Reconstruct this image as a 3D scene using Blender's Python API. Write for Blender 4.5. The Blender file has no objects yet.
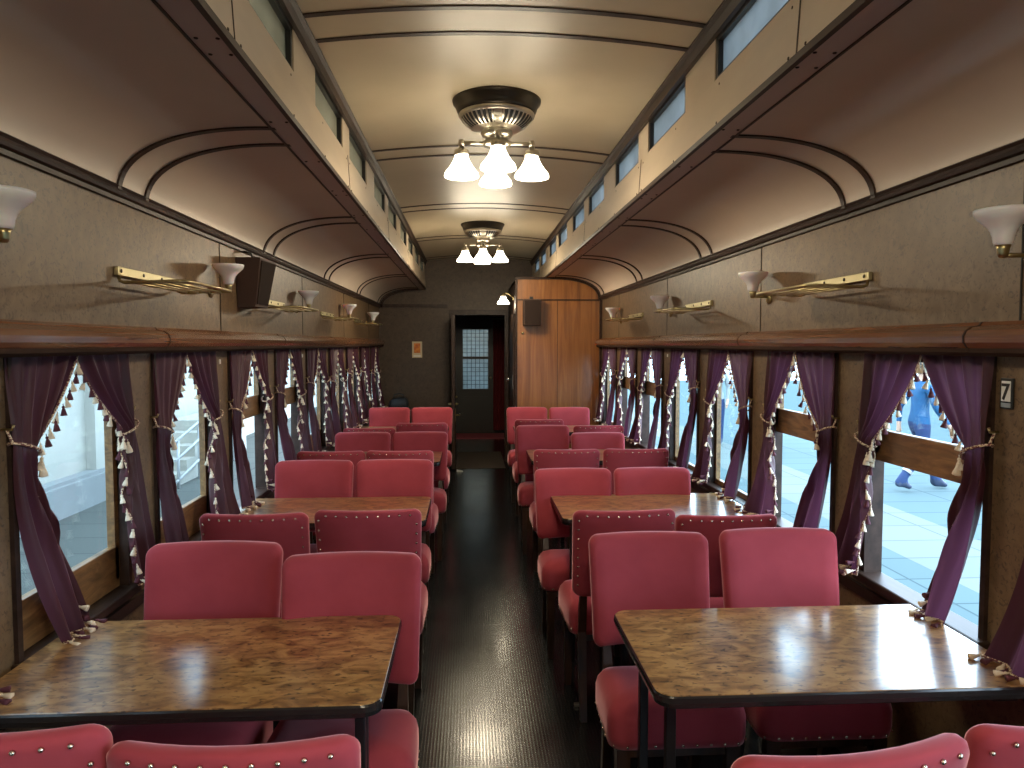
import bpy, bmesh, math, random
from mathutils import Vector, Matrix
random.seed(7)
PI = math.pi
scene = bpy.context.scene
COL = scene.collection

# ------------------------------------------------------------------ geometry constants (metres)
W = 1.335          # half width of the saloon, wall face
BAY = 1.77
YB, YE = -1.6, 10.0   # wall behind the camera, end wall
YP = 8.15          # front of the panelled compartment on the right
CAMX = -0.135
ZB = 2.33          # underside of the clerestory beams
XBO, XBI = 0.804, 0.708
XCL = 0.72         # clerestory window wall
ZWB, ZWT = 2.51, 2.665
ZC, RISE = 2.705, 0.047

# ------------------------------------------------------------------ materials
def new_mat(name):
    m = bpy.data.materials.new(name); m.use_nodes = True
    nt = m.node_tree
    return m, nt, nt.nodes['Principled BSDF']

def setp(b, **k):
    for n, v in k.items():
        n = n.replace('_', ' ')
        if n in b.inputs:
            if isinstance(v, tuple) and len(v) == 3: v = (*v, 1)
            b.inputs[n].default_value = v

def node(nt, t, **k):
    n = nt.nodes.new(t)
    for a, v in k.items():
        if a in n.inputs: n.inputs[a].default_value = v
        else: setattr(n, a, v)
    return n

def coords(nt, scale=(1, 1, 1), kind='Object'):
    tc = node(nt, 'ShaderNodeTexCoord'); mp = node(nt, 'ShaderNodeMapping')
    mp.inputs['Scale'].default_value = scale
    nt.links.new(tc.outputs[kind], mp.inputs['Vector'])
    return mp.outputs['Vector']

def ramp(nt, fac, stops):
    r = node(nt, 'ShaderNodeValToRGB')
    e = r.color_ramp.elements
    while len(e) < len(stops): e.new(0.5)
    for q, (p, c) in zip(e, stops):
        q.position = p; q.color = (*c, 1)
    nt.links.new(fac, r.inputs['Fac'])
    return r.outputs['Color']

def bump(nt, b, h, strength=.3, dist=.002):
    n = node(nt, 'ShaderNodeBump'); n.inputs['Strength'].default_value = strength
    n.inputs['Distance'].default_value = dist
    nt.links.new(h, n.inputs['Height']); nt.links.new(n.outputs['Normal'], b.inputs['Normal'])

def plain(name, col, rough=.5, metal=0., **k):
    m, nt, b = new_mat(name)
    setp(b, Base_Color=col, Roughness=rough, Metallic=metal, **k)
    return m

def noisy(name, stops, scale=(6, 6, 6), detail=6, rough=.5, nrough=.6, dist=0., bstr=0., **k):
    m, nt, b = new_mat(name)
    v = coords(nt, scale)
    n = node(nt, 'ShaderNodeTexNoise'); n.inputs['Scale'].default_value = 1.0
    n.inputs['Detail'].default_value = detail; n.inputs['Roughness'].default_value = nrough
    n.inputs['Distortion'].default_value = dist
    nt.links.new(v, n.inputs['Vector'])
    c = ramp(nt, n.outputs['Fac'], stops)
    nt.links.new(c, b.inputs['Base Color'])
    setp(b, Roughness=rough, **k)
    if bstr: bump(nt, b, n.outputs['Fac'], bstr)
    return m

M = {}
def build_materials():
    # burl patterned wall panelling: mottled base with darker flecks
    def wallp(name, cols, rough):
        m, nt, b = new_mat(name)
        v = coords(nt, (1, 1, 1))
        n1 = node(nt, 'ShaderNodeTexNoise'); n1.inputs['Scale'].default_value = 16; n1.inputs['Detail'].default_value = 7
        n1.inputs['Distortion'].default_value = 1.2
        n2 = node(nt, 'ShaderNodeTexNoise'); n2.inputs['Scale'].default_value = 46; n2.inputs['Detail'].default_value = 4
        n2.inputs['Distortion'].default_value = 2.0
        nt.links.new(v, n1.inputs['Vector']); nt.links.new(v, n2.inputs['Vector'])
        c1 = ramp(nt, n1.outputs['Fac'], [(.25, cols[0]), (.5, cols[1]), (.75, cols[2])])
        f = ramp(nt, n2.outputs['Fac'], [(.34, (.30, .27, .25)), (.46, (1, 1, 1)), (.6, (1, 1, 1)), (.72, (1.0, .95, .88))])
        mx = node(nt, 'ShaderNodeMix', data_type='RGBA', blend_type='MULTIPLY')
        mx.inputs['Factor'].default_value = .75
        nt.links.new(c1, mx.inputs['A']); nt.links.new(f, mx.inputs['B'])
        nt.links.new(mx.outputs['Result'], b.inputs['Base Color'])
        setp(b, Roughness=rough); b.inputs['Specular IOR Level'].default_value = .4
        bump(nt, b, n2.outputs['Fac'], .08)
        return m
    M['wall'] = wallp('burl_panelling', [(.112, .066, .032), (.148, .091, .046), (.19, .121, .063)], .45)
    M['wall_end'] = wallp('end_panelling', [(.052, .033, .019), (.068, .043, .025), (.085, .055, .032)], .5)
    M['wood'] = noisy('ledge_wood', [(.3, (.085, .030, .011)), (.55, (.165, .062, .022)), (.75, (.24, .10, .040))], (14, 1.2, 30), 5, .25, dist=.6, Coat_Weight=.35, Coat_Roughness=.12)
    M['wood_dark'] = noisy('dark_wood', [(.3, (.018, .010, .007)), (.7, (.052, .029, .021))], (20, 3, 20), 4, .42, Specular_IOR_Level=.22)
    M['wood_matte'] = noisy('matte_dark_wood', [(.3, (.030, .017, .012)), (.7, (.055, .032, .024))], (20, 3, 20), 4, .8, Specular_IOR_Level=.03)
    M['wood_mid'] = noisy('sash_wood', [(.3, (.10, .045, .016)), (.55, (.24, .12, .042)), (.75, (.36, .20, .08))], (18, 5, 26), 6, .35, dist=1.5)
    M['teak'] = noisy('teak_panel', [(.25, (.105, .034, .008)), (.5, (.235, .086, .019)), (.72, (.34, .145, .038))], (13, 13, .7), 7, .3, nrough=.7, dist=.9, Coat_Weight=1., Coat_Roughness=.22)
    M['cream'] = noisy('cream_paint', [(.3, (.50, .42, .285)), (.7, (.55, .465, .325))], (3, 3, 3), 4, .42)
    M['cove'] = noisy('cove_paint', [(.3, (.56, .465, .375)), (.7, (.61, .51, .415))], (2, 2, 2), 4, .45)
    M['fascia'] = noisy('fascia_paint', [(.3, (.44, .35, .255)), (.7, (.53, .43, .31))], (9, 2, 9), 6, .3)
    M['soffit'] = noisy('beam_soffit', [(.3, (.42, .32, .285)), (.7, (.50, .385, .345))], (5, 2, 5), 4, .35)
    M['black'] = plain('black_frame', (.012, .011, .010), .35)
    M['shadow_gap'] = plain('dark_recess', (.01, .008, .006), .8)
    # studded rubber floor
    m, nt, b = new_mat('studded_rubber')
    v = coords(nt)
    sx = node(nt, 'ShaderNodeSeparateXYZ'); nt.links.new(v, sx.inputs[0])
    def mth(op, a, c=None):
        q = node(nt, 'ShaderNodeMath', operation=op)
        for i, z in enumerate((a, c)):
            if z is None: continue
            if isinstance(z, (int, float)): q.inputs[i].default_value = z
            else: nt.links.new(z, q.inputs[i])
        return q.outputs[0]
    k = 2 * PI / .026
    u = mth('ADD', sx.outputs['X'], sx.outputs['Y']); w = mth('SUBTRACT', sx.outputs['X'], sx.outputs['Y'])
    h = mth('MULTIPLY', mth('SINE', mth('MULTIPLY', u, k)), mth('SINE', mth('MULTIPLY', w, k)))
    h = mth('MAXIMUM', h, 0.0)
    n = node(nt, 'ShaderNodeTexNoise'); n.inputs['Scale'].default_value = 3; n.inputs['Detail'].default_value = 5
    nt.links.new(v, n.inputs['Vector'])
    c = ramp(nt, h, [(.0, (.0045, .0045, .0045)), (.75, (.017, .017, .0165))])
    nt.links.new(c, b.inputs['Base Color'])
    rr = node(nt, 'ShaderNodeMapRange'); nt.links.new(n.outputs['Fac'], rr.inputs[0])
    rr.inputs[1].default_value = .3; rr.inputs[2].default_value = .7; rr.inputs[3].default_value = .14; rr.inputs[4].default_value = .20
    nt.links.new(rr.outputs[0], b.inputs['Roughness'])
    bump(nt, b, h, .22, .0012); b.inputs['Specular IOR Level'].default_value = .32
    M['floor'] = m
    # velvet
    m, nt, b = new_mat('crimson_velvet')
    n = node(nt, 'ShaderNodeTexNoise'); n.inputs['Scale'].default_value = 7; n.inputs['Detail'].default_value = 6
    nt.links.new(coords(nt), n.inputs['Vector'])
    c = ramp(nt, n.outputs['Fac'], [(.3, (.30, .042, .054)), (.7, (.36, .053, .067))])
    nt.links.new(c, b.inputs['Base Color'])
    setp(b, Roughness=.85, Sheen_Weight=.7, Sheen_Roughness=.35, Sheen_Tint=(1, .55, .60))
    b.inputs['Specular IOR Level'].default_value = .15
    M['velvet'] = m
    M['nail'] = plain('nailhead_brass', (.80, .70, .55), .25, 1.)
    M['leg'] = noisy('chair_leg_wood', [(.3, (.014, .007, .004)), (.7, (.05, .022, .012))], (30, 30, 4), 4, .3)
    # burl laminate table top
    m, nt, b = new_mat('burl_tabletop')
    v = coords(nt, (.9, 1.7, 1))
    n1 = node(nt, 'ShaderNodeTexNoise'); n1.inputs['Scale'].default_value = 15; n1.inputs['Detail'].default_value = 6; n1.inputs['Distortion'].default_value = .9
    n2 = node(nt, 'ShaderNodeTexNoise'); n2.inputs['Scale'].default_value = 46; n2.inputs['Detail'].default_value = 4; n2.inputs['Distortion'].default_value = .5
    nt.links.new(v, n1.inputs['Vector']); nt.links.new(v, n2.inputs['Vector'])
    c1 = ramp(nt, n1.outputs['Fac'], [(.30, (.14, .060, .018)), (.46, (.30, .150, .048)), (.62, (.46, .26, .095))])
    f = ramp(nt, n2.outputs['Fac'], [(.33, (.16, .12, .10)), (.43, (.92, .92, .92)), (.8, (1, 1, 1))])
    mx = node(nt, 'ShaderNodeMix', data_type='RGBA', blend_type='MULTIPLY'); mx.inputs['Factor'].default_value = .85
    nt.links.new(c1, mx.inputs['A']); nt.links.new(f, mx.inputs['B']); nt.links.new(mx.outputs['Result'], b.inputs['Base Color'])
    setp(b, Roughness=.28, Coat_Weight=1., Coat_Roughness=.15, Coat_IOR=1.5)
    b.inputs['Specular IOR Level'].default_value = .3
    M['table'] = m
    M['edge'] = plain('black_edging', (.018, .015, .014), .18)
    M['steel'] = plain('black_steel', (.012, .011, .011), .35)
    M['brass'] = plain('brass', (.44, .36, .18), .30, 1.)
    M['brass_pale'] = plain('pale_brass', (.52, .46, .27), .4, 1.)
    M['bronze'] = plain('dark_bronze', (.055, .047, .036), .32, .8)
    M['nickel'] = plain('antique_nickel', (.52, .48, .40), .28, 1.)
    M['chrome'] = plain('chrome', (.75, .74, .70), .18, 1.)
    # plum curtain, lets daylight through
    m, nt, b = new_mat('plum_satin')
    out = nt.nodes['Material Output']
    setp(b, Base_Color=(.048, .011, .014), Roughness=.5, Sheen_Weight=.06, Sheen_Tint=(.8, .45, .55))
    b.inputs['Specular IOR Level'].default_value = .35
    tr = node(nt, 'ShaderNodeBsdfTranslucent'); tr.inputs['Color'].default_value = (.46, .14, .28, 1)
    ms = node(nt, 'ShaderNodeMixShader'); ms.inputs[0].default_value = .065
    nt.links.new(b.outputs[0], ms.inputs[1]); nt.links.new(tr.outputs[0], ms.inputs[2]); nt.links.new(ms.outputs[0], out.inputs['Surface'])
    M['curtain'] = m
    M['tassel_cream'] = plain('cream_tassel', (.78, .66, .50), .8)
    M['tassel_plum'] = plain('plum_tassel', (.085, .018, .030), .8)
    M['cord'] = noisy('twisted_cord', [(.45, (.16, .05, .05)), (.55, (.72, .58, .40))], (160, 160, 160), 1, .8)
    # window glass: thin clear sheet
    m, nt, b = new_mat('clear_glass'); out = nt.nodes['Material Output']; nt.nodes.remove(b)
    t = node(nt, 'ShaderNodeBsdfTransparent'); t.inputs[0].default_value = (.90, .95, .96, 1)
    g = node(nt, 'ShaderNodeBsdfGlossy'); g.inputs['Roughness'].default_value = .02
    ms = node(nt, 'ShaderNodeMixShader'); ms.inputs[0].default_value = .06
    nt.links.new(t.outputs[0], ms.inputs[1]); nt.links.new(g.outputs[0], ms.inputs[2]); nt.links.new(ms.outputs[0], out.inputs['Surface'])
    M['glass'] = m
    def frosted(name, col, tint_scale, amt, gl):
        m, nt, b = new_mat(name); out = nt.nodes['Material Output']; nt.nodes.remove(b)
        n = node(nt, 'ShaderNodeTexNoise'); n.inputs['Scale'].default_value = tint_scale; n.inputs['Detail'].default_value = 5
        nt.links.new(coords(nt), n.inputs['Vector'])
        c = ramp(nt, n.outputs['Fac'], [(.3, tuple(.72 * q for q in col)), (.7, col)])
        t = node(nt, 'ShaderNodeBsdfTranslucent'); nt.links.new(c, t.inputs[0])
        d = node(nt, 'ShaderNodeBsdfDiffuse'); d.inputs[0].default_value = (.35, .34, .27, 1)
        g = node(nt, 'ShaderNodeBsdfGlossy'); g.inputs['Roughness'].default_value = .22; g.inputs[0].default_value = (.8, .85, .8, 1)
        ms = node(nt, 'ShaderNodeMixShader'); ms.inputs[0].default_value = 1 - amt
        nt.links.new(t.outputs[0], ms.inputs[1]); nt.links.new(d.outputs[0], ms.inputs[2])
        m2 = node(nt, 'ShaderNodeMixShader'); m2.inputs[0].default_value = gl
        nt.links.new(ms.outputs[0], m2.inputs[1]); nt.links.new(g.outputs[0], m2.inputs[2])
        nt.links.new(m2.outputs[0], out.inputs['Surface'])
        return m
    M['frost'] = frosted('frosted_glass', (.30, .31, .31), 5, .9, .08)
    M['frost_shaded'] = frosted('shaded_frosted_glass', (.42, .375, .28), 5, .6, .22)  # left side's shade and warm room reflection put into the glass colour
    M['lead_glass'] = frosted('leaded_glass', (.30, .34, .34), 14, .8, .1)
    # lit opal shades
    def opal(name, col, strength):
        m, nt, b = new_mat(name)
        setp(b, Base_Color=(.9, .88, .84), Roughness=.3)
        b.inputs['Emission Color'].default_value = (*col, 1); b.inputs['Emission Strength'].default_value = strength
        return m
    M['lit'] = opal('lit_opal_glass', (1., .88, .66), 9.)
    M['bulb'] = opal('bulb_glass', (1., .88, .66), 25.)
    M['opal'] = plain('white_opal_glass', (.82, .78, .80), .25, Subsurface_Weight=.2)
    M['speaker'] = plain('brown_speaker_case', (.050, .028, .021), .6, Specular_IOR_Level=.25)
    M['speaker_grille'] = plain('speaker_cloth', (.026, .017, .014), .9, Specular_IOR_Level=.1)
    M['white'] = plain('white_enamel', (.75, .74, .70), .4)
    M['ink'] = plain('black_ink', (.01, .01, .01), .5)
    M['orange'] = noisy('orange_print', [(.35, (.50, .10, .01)), (.65, (.75, .26, .02))], (25, 25, 25), 2, .5)
    M['paper'] = plain('card', (.62, .52, .33), .6)
    M['red_cloth'] = noisy('red_cloth', [(.3, (.16, .012, .016)), (.7, (.24, .022, .026))], (30, 30, 2), 3, .85)
    M['red_carpet'] = plain('red_carpet', (.60, .13, .16), .9)
    M['mat'] = plain('brown_doormat', (.06, .042, .03), .9)
    M['dark_paint'] = plain('dark_green_brown_paint', (.030, .026, .022), .4)
    M['navy'] = plain('dark_bag_cloth', (.012, .014, .018), .7)
    # outside
    m, nt, b = new_mat('platform_paving'); v = coords(nt)
    br = node(nt, 'ShaderNodeTexBrick'); br.offset = 0.0; br.inputs['Scale'].default_value = 1.0
    br.inputs['Brick Width'].default_value = 1.2; br.inputs['Row Height'].default_value = .6; br.inputs['Mortar Size'].default_value = .012
    br.inputs['Color1'].default_value = (.066, .098, .105, 1); br.inputs['Color2'].default_value = (.073, .107, .114, 1); br.inputs['Mortar'].default_value = (.040, .062, .070, 1)
    nt.links.new(v, br.inputs['Vector']); nt.links.new(br.outputs['Color'], b.inputs['Base Color']); setp(b, Roughness=.9, Specular_IOR_Level=.05)
    M['paving'] = m
    m2 = m.copy(); m2.name = 'platform_pale_band'; M['pale_band'] = m2  # paler copy of the platform colours for one lengthwise band
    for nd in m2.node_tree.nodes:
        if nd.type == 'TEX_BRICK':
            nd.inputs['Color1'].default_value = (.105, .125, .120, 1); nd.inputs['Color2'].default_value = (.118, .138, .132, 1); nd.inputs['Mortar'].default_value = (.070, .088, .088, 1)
    m3 = m.copy(); m3.name = 'grey_paving'; M['paving_grey'] = m3
    for nd in m3.node_tree.nodes:
        if nd.type == 'TEX_BRICK':
            nd.inputs['Color1'].default_value = (.090, .095, .088, 1); nd.inputs['Color2'].default_value = (.098, .104, .096, 1); nd.inputs['Mortar'].default_value = (.055, .060, .058, 1)
    M['stone'] = noisy('pale_stone', [(.3, (.36, .35, .31)), (.7, (.42, .40, .35))], (1.5, 1.5, 1.5), 5, .9)
    M['stone_dark'] = noisy('grey_stone', [(.3, (.20, .21, .21)), (.7, (.24, .25, .25))], (2, 2, 2), 5, .8)
    M['rail_paint'] = plain('white_rail_paint', (.4, .41, .42), .4)
    M['work_blue'] = noisy('blue_workwear', [(.3, (.004, .020, .075)), (.7, (.007, .030, .10))], (9, 9, 9), 4, .8)
    M['work_cyan'] = noisy('bright_blue_jacket', [(.3, (.004, .055, .14)), (.7, (.008, .085, .19))], (9, 9, 9), 4, .8)
    M['shirt'] = plain('white_shirt', (.25, .26, .26), .8)
    M['skin'] = plain('skin', (.50, .29, .20), .55)
    M['hair'] = plain('dark_hair', (.02, .014, .01), .6)
    M['boot'] = plain('dark_boot', (.02, .03, .06), .5)
    M['reflective'] = plain('reflective_band', (.25, .26, .26), .4)
build_materials()

# ------------------------------------------------------------------ mesh builder
class MB:
    def __init__(s): s.v = []; s.f = []; s.m = []; s.s = []
    def add(s, verts, faces, mi=0, smooth=False, M_=None):
        o = len(s.v)
        for p in verts:
            p = Vector(p)
            s.v.append(tuple(M_ @ p) if M_ else tuple(p))
        for f in faces:
            s.f.append([o + i for i in f]); s.m.append(mi); s.s.append(smooth)
        return s
    def box(s, x0, x1, y0, y1, z0, z1, mi=0, b=0., M_=None):
        if x0 > x1: x0, x1 = x1, x0
        if y0 > y1: y0, y1 = y1, y0
        if b <= 0:
            vs = [(x, y, z) for x in (x0, x1) for y in (y0, y1) for z in (z0, z1)]
            return s.add(vs, [(0, 1, 3, 2), (4, 6, 7, 5), (0, 4, 5, 1), (2, 3, 7, 6), (0, 2, 6, 4), (1, 5, 7, 3)], mi, False, M_)
        bm = bmesh.new(); bmesh.ops.create_cube(bm, size=1)
        for v in bm.verts: v.co = Vector(((x0 + x1) / 2 + v.co.x * (x1 - x0), (y0 + y1) / 2 + v.co.y * (y1 - y0), (z0 + z1) / 2 + v.co.z * (z1 - z0)))
        bmesh.ops.bevel(bm, geom=bm.edges[:], offset=min(b, .49 * min(x1 - x0, y1 - y0, z1 - z0)), segments=2, affect='EDGES', profile=.5)
        bm.verts.index_update()
        s.add([v.co.copy() for v in bm.verts], [[v.index for v in f.verts] for f in bm.faces], mi, False, M_)
        bm.free(); return s
    def tube(s, pts, r, n=8, mi=0, cap=True, M_=None, closed=False):
        pts = [Vector(p) for p in pts]; N = len(pts); rings = []; up = None
        rs = r if isinstance(r, (list, tuple)) else [r] * N
        vs = []
        for i, p in enumerate(pts):
            if closed: d = pts[(i + 1) % N] - pts[i - 1]
            else: d = pts[min(i + 1, N - 1)] - pts[max(i - 1, 0)]
            if d.length < 1e-9: d = Vector((0, 0, 1))
            d.normalize()
            if up is None:
                up = Vector((0, 0, 1)) if abs(d.z) < .9 else Vector((1, 0, 0))
            a = d.cross(up)
            if a.length < 1e-6: a = d.orthogonal()
            a.normalize(); bq = a.cross(d).normalized(); up = bq
            for k in range(n):
                t = 2 * PI * k / n
                vs.append(p + rs[i] * (math.cos(t) * a + math.sin(t) * bq))
        fs = []
        R = N if closed else N - 1
        for i in range(R):
            for k in range(n):
                i2 = (i + 1) % N; k2 = (k + 1) % n
                fs.append((i * n + k, i * n + k2, i2 * n + k2, i2 * n + k))
        s.add(vs, fs, mi, True, M_)
        if cap and not closed:
            o = len(s.v) - len(vs)
            s.f.append([o + k for k in range(n)][::-1]); s.m.append(mi); s.s.append(False)
            s.f.append([o + (N - 1) * n + k for k in range(n)]); s.m.append(mi); s.s.append(False)
        return s
    def lathe(s, prof, n=24, mi=0, M_=None, smooth=True, caps=True):
        vs = []
        for r, z in prof:
            for k in range(n):
                t = 2 * PI * k / n; vs.append((r * math.cos(t), r * math.sin(t), z))
        fs = [(i * n + k, i * n + (k + 1) % n, (i + 1) * n + (k + 1) % n, (i + 1) * n + k) for i in range(len(prof) - 1) for k in range(n)]
        s.add(vs, fs, mi, smooth, M_)
        o = len(s.v) - len(vs)
        if caps:
            if prof[0][0] > 1e-5: s.f.append([o + k for k in range(n)][::-1]); s.m.append(mi); s.s.append(False)
            if prof[-1][0] > 1e-5: s.f.append([o + (len(prof) - 1) * n + k for k in range(n)]); s.m.append(mi); s.s.append(False)
        return s
    def extrude(s, prof, y0, y1, mi=0, closed=True, mats=None, smooth=False):
        """profile of (x, z) swept along y"""
        n = len(prof)
        vs = [(x, y0, z) for x, z in prof] + [(x, y1, z) for x, z in prof]
        o = len(s.v)
        s.add(vs, [])
        for i in range(n if closed else n - 1):
            j = (i + 1) % n
            s.f.append([o + i, o + j, o + n + j, o + n + i]); s.m.append(mats[i] if mats else mi); s.s.append(smooth)
        if closed:
            s.f.append([o + i for i in range(n)][::-1]); s.m.append(mi); s.s.append(False)
            s.f.append([o + n + i for i in range(n)]); s.m.append(mi); s.s.append(False)
        return s
    def build(s, name, mats, parent=None, loc=None, recalc=True):
        me = bpy.data.meshes.new(name)
        me.from_pydata([tuple(p) for p in s.v], [], s.f)
        if not isinstance(mats, (list, tuple)): mats = [mats]
        for q in mats: me.materials.append(M[q] if isinstance(q, str) else q)
        for p, mi, sm in zip(me.polygons, s.m, s.s): p.material_index = mi; p.use_smooth = sm
        if recalc:
            bm = bmesh.new(); bm.from_mesh(me)
            bmesh.ops.remove_doubles(bm, verts=bm.verts[:], dist=1e-5)
            bmesh.ops.recalc_face_normals(bm, faces=bm.faces[:]); bm.to_mesh(me); bm.free()
        me.update()
        o = bpy.data.objects.new(name, me); COL.objects.link(o)
        if parent: o.parent = parent
        if loc: o.location = loc
        return o

def tag(o, label=None, cat=None, group=None, kind=None):
    if label: o['label'] = label
    if cat: o['category'] = cat
    if group: o['group'] = group
    if kind: o['kind'] = kind
    return o
def empty(name, loc=(0, 0, 0), rz=0., parent=None):
    o = bpy.data.objects.new(name, None); COL.objects.link(o); o.location = loc; o.rotation_euler = (0, 0, rz)
    o.empty_display_size = .1
    if parent: o.parent = parent
    return o
def thing(name, label, cat, loc=(0, 0, 0), rz=0., group=None):
    return tag(empty(name, loc, rz), label, cat, group)
def struct(name, mb, mats):
    return tag(mb.build(name, mats), kind='structure')
def copy_tree(o, parent=None):
    c = o.copy(); COL.objects.link(c); c.parent = parent
    for ch in list(o.children): copy_tree(ch, c)
    return c
def smoothobj(o):
    for p in o.data.polygons: p.use_smooth = True
    return o
ORD = ['first', 'second', 'third', 'fourth', 'fifth', 'sixth', 'seventh', 'eighth', 'ninth', 'tenth']

def post_y(k): return 2.755 + .885 * k          # centre of window post k; window k lies before post k
def win_y(k): return post_y(k) - .4425
K0 = -4
POST = .225

# ------------------------------------------------------------------ shell
def floor_ceiling():
    mb = MB(); mb.box(-1.5, 1.5, YB, YE + .1, -.08, 0)
    struct('floor', mb, 'floor')
    # side walls: dado below, posts between the windows, deep panel above
    for side, sx, kend, yend in (('left', -1, 8, YE), ('right', 1, 6, YP)):
        mb = MB()
        xa, xb = sx * W, sx * (W + .055)
        mb.box(xa, xb, YB, YE, 0, .73)
        mb.box(xa, xb, YB, YE, 1.565, 2.16)
        k = K0
        segs = []
        y = YB
        for k in range(K0 + 2, kend + 1):
            y0 = post_y(k - 1) - POST / 2; y1 = post_y(k - 1) + POST / 2
            if y1 > YB: segs.append((max(y0, YB), y1))
        last = post_y(kend) - POST / 2
        segs.append((last, YE))
        for y0, y1 in segs: mb.box(xa, xb, y0, y1, .73, 1.565)
        # dark joints between the upper panels
        for j in range(-1, 5):
            yj = 1.90 + BAY * j
            if yj < yend: mb.box(xa, xa - sx * .0025, yj - .003, yj + .003, 1.66, 2.09, 1)
            yj2 = yj
        struct('wall_' + side, mb, ['wall', 'shadow_gap'])
    # cove + clerestory + vault make the ceiling
    ce = tag(empty('ceiling'), kind='structure')
    def arc(n=24):
        R = XCL
        return [(-R + 2 * R * i / n, ZC + RISE * (1 - ((-R + 2 * R * i / n) / R) ** 2)) for i in range(n + 1)]
    a = arc()
    MB().extrude(a, YB, YE, 0, False, None, True).extrude([(x, z + .02) for x, z in a], YB, YE, 0, False, None, True).build('vault', 'cream', ce, None, False)
    cp = cove_profile()
    for sx in (-1, 1):
        pr = [(sx * x, z) for x, z in cp]
        MB().extrude(pr, YB, YE, 0, False, None, True).extrude([(sx * (x + .012), z + .02) for x, z in cp], YB, YE, 0, False, None, True).build('cove', 'cove', ce, None, False)
        # longitudinal beam: soffit and fascia, window posts between clerestory lights
        mb = MB()
        x = lambda q: sx * q
        mb.extrude([(x(XBI + .005), ZB), (x(XBO), ZB), (x(XBO), ZB + .02), (x(XBI + .005), ZB + .02)], YB, YE, 1)
        mb.extrude([(x(XBI), ZB + .012), (x(XCL - .002), ZWB), (x(XCL + .05), ZWB), (x(XBI + .06), ZB + .012)], YB, YE, 0)
        mb.extrude([(x(XBI - .004), ZB - .006), (x(XBI + .012), ZB - .006), (x(XBI + .012), ZB + .014), (x(XBI - .004), ZB + .014)], YB, YE, 2)
        mb.extrude([(x(XBO - .006), ZB - .003), (x(XBO + .002), ZB - .003), (x(XBO + .002), ZB + .004), (x(XBO - .006), ZB + .004)], YB, YE, 2)
        mb.box(x(XCL), x(XCL + .05), YB, YE, ZWT, ZC + .03, 0)
        edges = [YB] + [q for w in cl_windows() for q in w] + [YE]
        for i in range(0, len(edges), 2):
            if edges[i + 1] > edges[i]: mb.box(x(XCL), x(XCL + .05), edges[i], edges[i + 1], ZWB, ZWT, 0)
        # butt joints and screws in the fascia
        for j in range(-1, 5):
            yj = 1.90 + BAY * j
            mb.extrude([(x(XBI - .0015), ZB + .014), (x(XCL - .0035), ZWB), (x(XCL), ZWB), (x(XBI + .003), ZB + .014)], yj - .003, yj + .003, 2)
            for dy in (-.05, .05, -.62, .62):
                for t in (.12, .85):
                    px = XBI + (XCL - XBI) * t; pz = ZB + (ZWB - ZB) * t
                    mb.lathe([(.006, -.002), (.004, .0015), (0, .002)], 8, 2, Matrix.Translation((x(px - .0015), yj + dy, pz)) @ Matrix.Rotation(-sx * PI / 2, 4, 'Y'))
                for px in (XBI + .025, XBO - .02):
                    mb.lathe([(.006, 0), (.004, -.0025), (0, -.003)], 8, 2, Matrix.Translation((x(px), yj + dy, ZB)))
        mb.build('clerestory_beam', ['fascia', 'soffit', 'wood_dark'], ce)
        # dark rail under the vault
        MB().extrude([(x(XCL - .035), ZC - .012), (x(XCL - .028), ZC + .012), (x(XCL + .0), ZC + .02), (x(XCL + .0), ZWT - .012), (x(XCL - .018), ZWT - .012), (x(XCL - .022), ZC - .02)], YB, YE).build('vault_rail', 'wood_dark', ce)
    # ribs
    for j in range(-1, 5):
        for dy in (0, .21):
            y0 = 2.60 + BAY * j + dy
            if y0 > YE - .1: continue
            w = .0135
            pr = [(q, z - .004) for q, z in a if abs(q) <= XCL + .001]
            MB().extrude(pr + [(q, z + .012) for q, z in reversed(pr)], y0 - w, y0 + w).build('vault_rib', 'wood_dark', ce)
            for sx in (-1, 1):
                if sx > 0 and y0 > YP: continue
                pr = [(sx * (q - .006), z - .005) for q, z in cp]
                MB().extrude(pr + [(sx * (q + .004), z + .006) for q, z in reversed(cp)], y0 - w, y0 + w).build('cove_rib', 'wood_dark', ce)

def cove_profile(n=22):
    """from the cornice up and over to the beam"""
    x0, z0, x1, z1 = 1.315, 2.105, XBO - .01, ZB + .004
    out = []
    for i in range(n + 1):
        t = PI / 2 * i / n
        # superellipse
        c = abs(math.cos(t)) ** (2 / 2.35); s_ = abs(math.sin(t)) ** (2 / 2.35)
        out.append((x1 + (x0 - x1) * c, z0 + (z1 - z0) * s_))
    return out
def cl_windows():
    out = []
    for j in range(-2, 4):
        out.append((2.93 + BAY * j, 3.54 + BAY * j)); out.append((3.74 + BAY * j, 4.35 + BAY * j))
    out.append((8.32 + .0 * BAY + 1.69, 8.33 + 1.69))
    out = [w for w in out if w[0] > YB and w[1] < YE - .05]
    out.append((9.99, 9.99)) if False else None
    return out

WN = [0]
def wname():
    WN[0] += 1; return 'window_%d' % WN[0]

def clerestory_windows():
    for sx in (-1, 1):
        for y0, y1 in cl_windows():
            w = tag(empty(wname()), kind='structure')
            x = lambda q: sx * q
            f = MB(); t = .022
            for (a, b, c, d) in ((y0, y1, ZWB, ZWB + t * .5), (y0, y1, ZWT - t, ZWT), (y0, y0 + t, ZWB, ZWT), (y1 - t, y1, ZWB, ZWT)):
                f.box(x(XCL + .004), x(XCL + .046), a, b, c, d)
            f.build('window_frame', 'black', w)
            MB().box(x(XCL + .022), x(XCL + .027), y0 + t, y1 - t, ZWB + t * .5, ZWT - t).build('pane', 'frost' if sx > 0 else 'frost_shaded', w)

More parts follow.
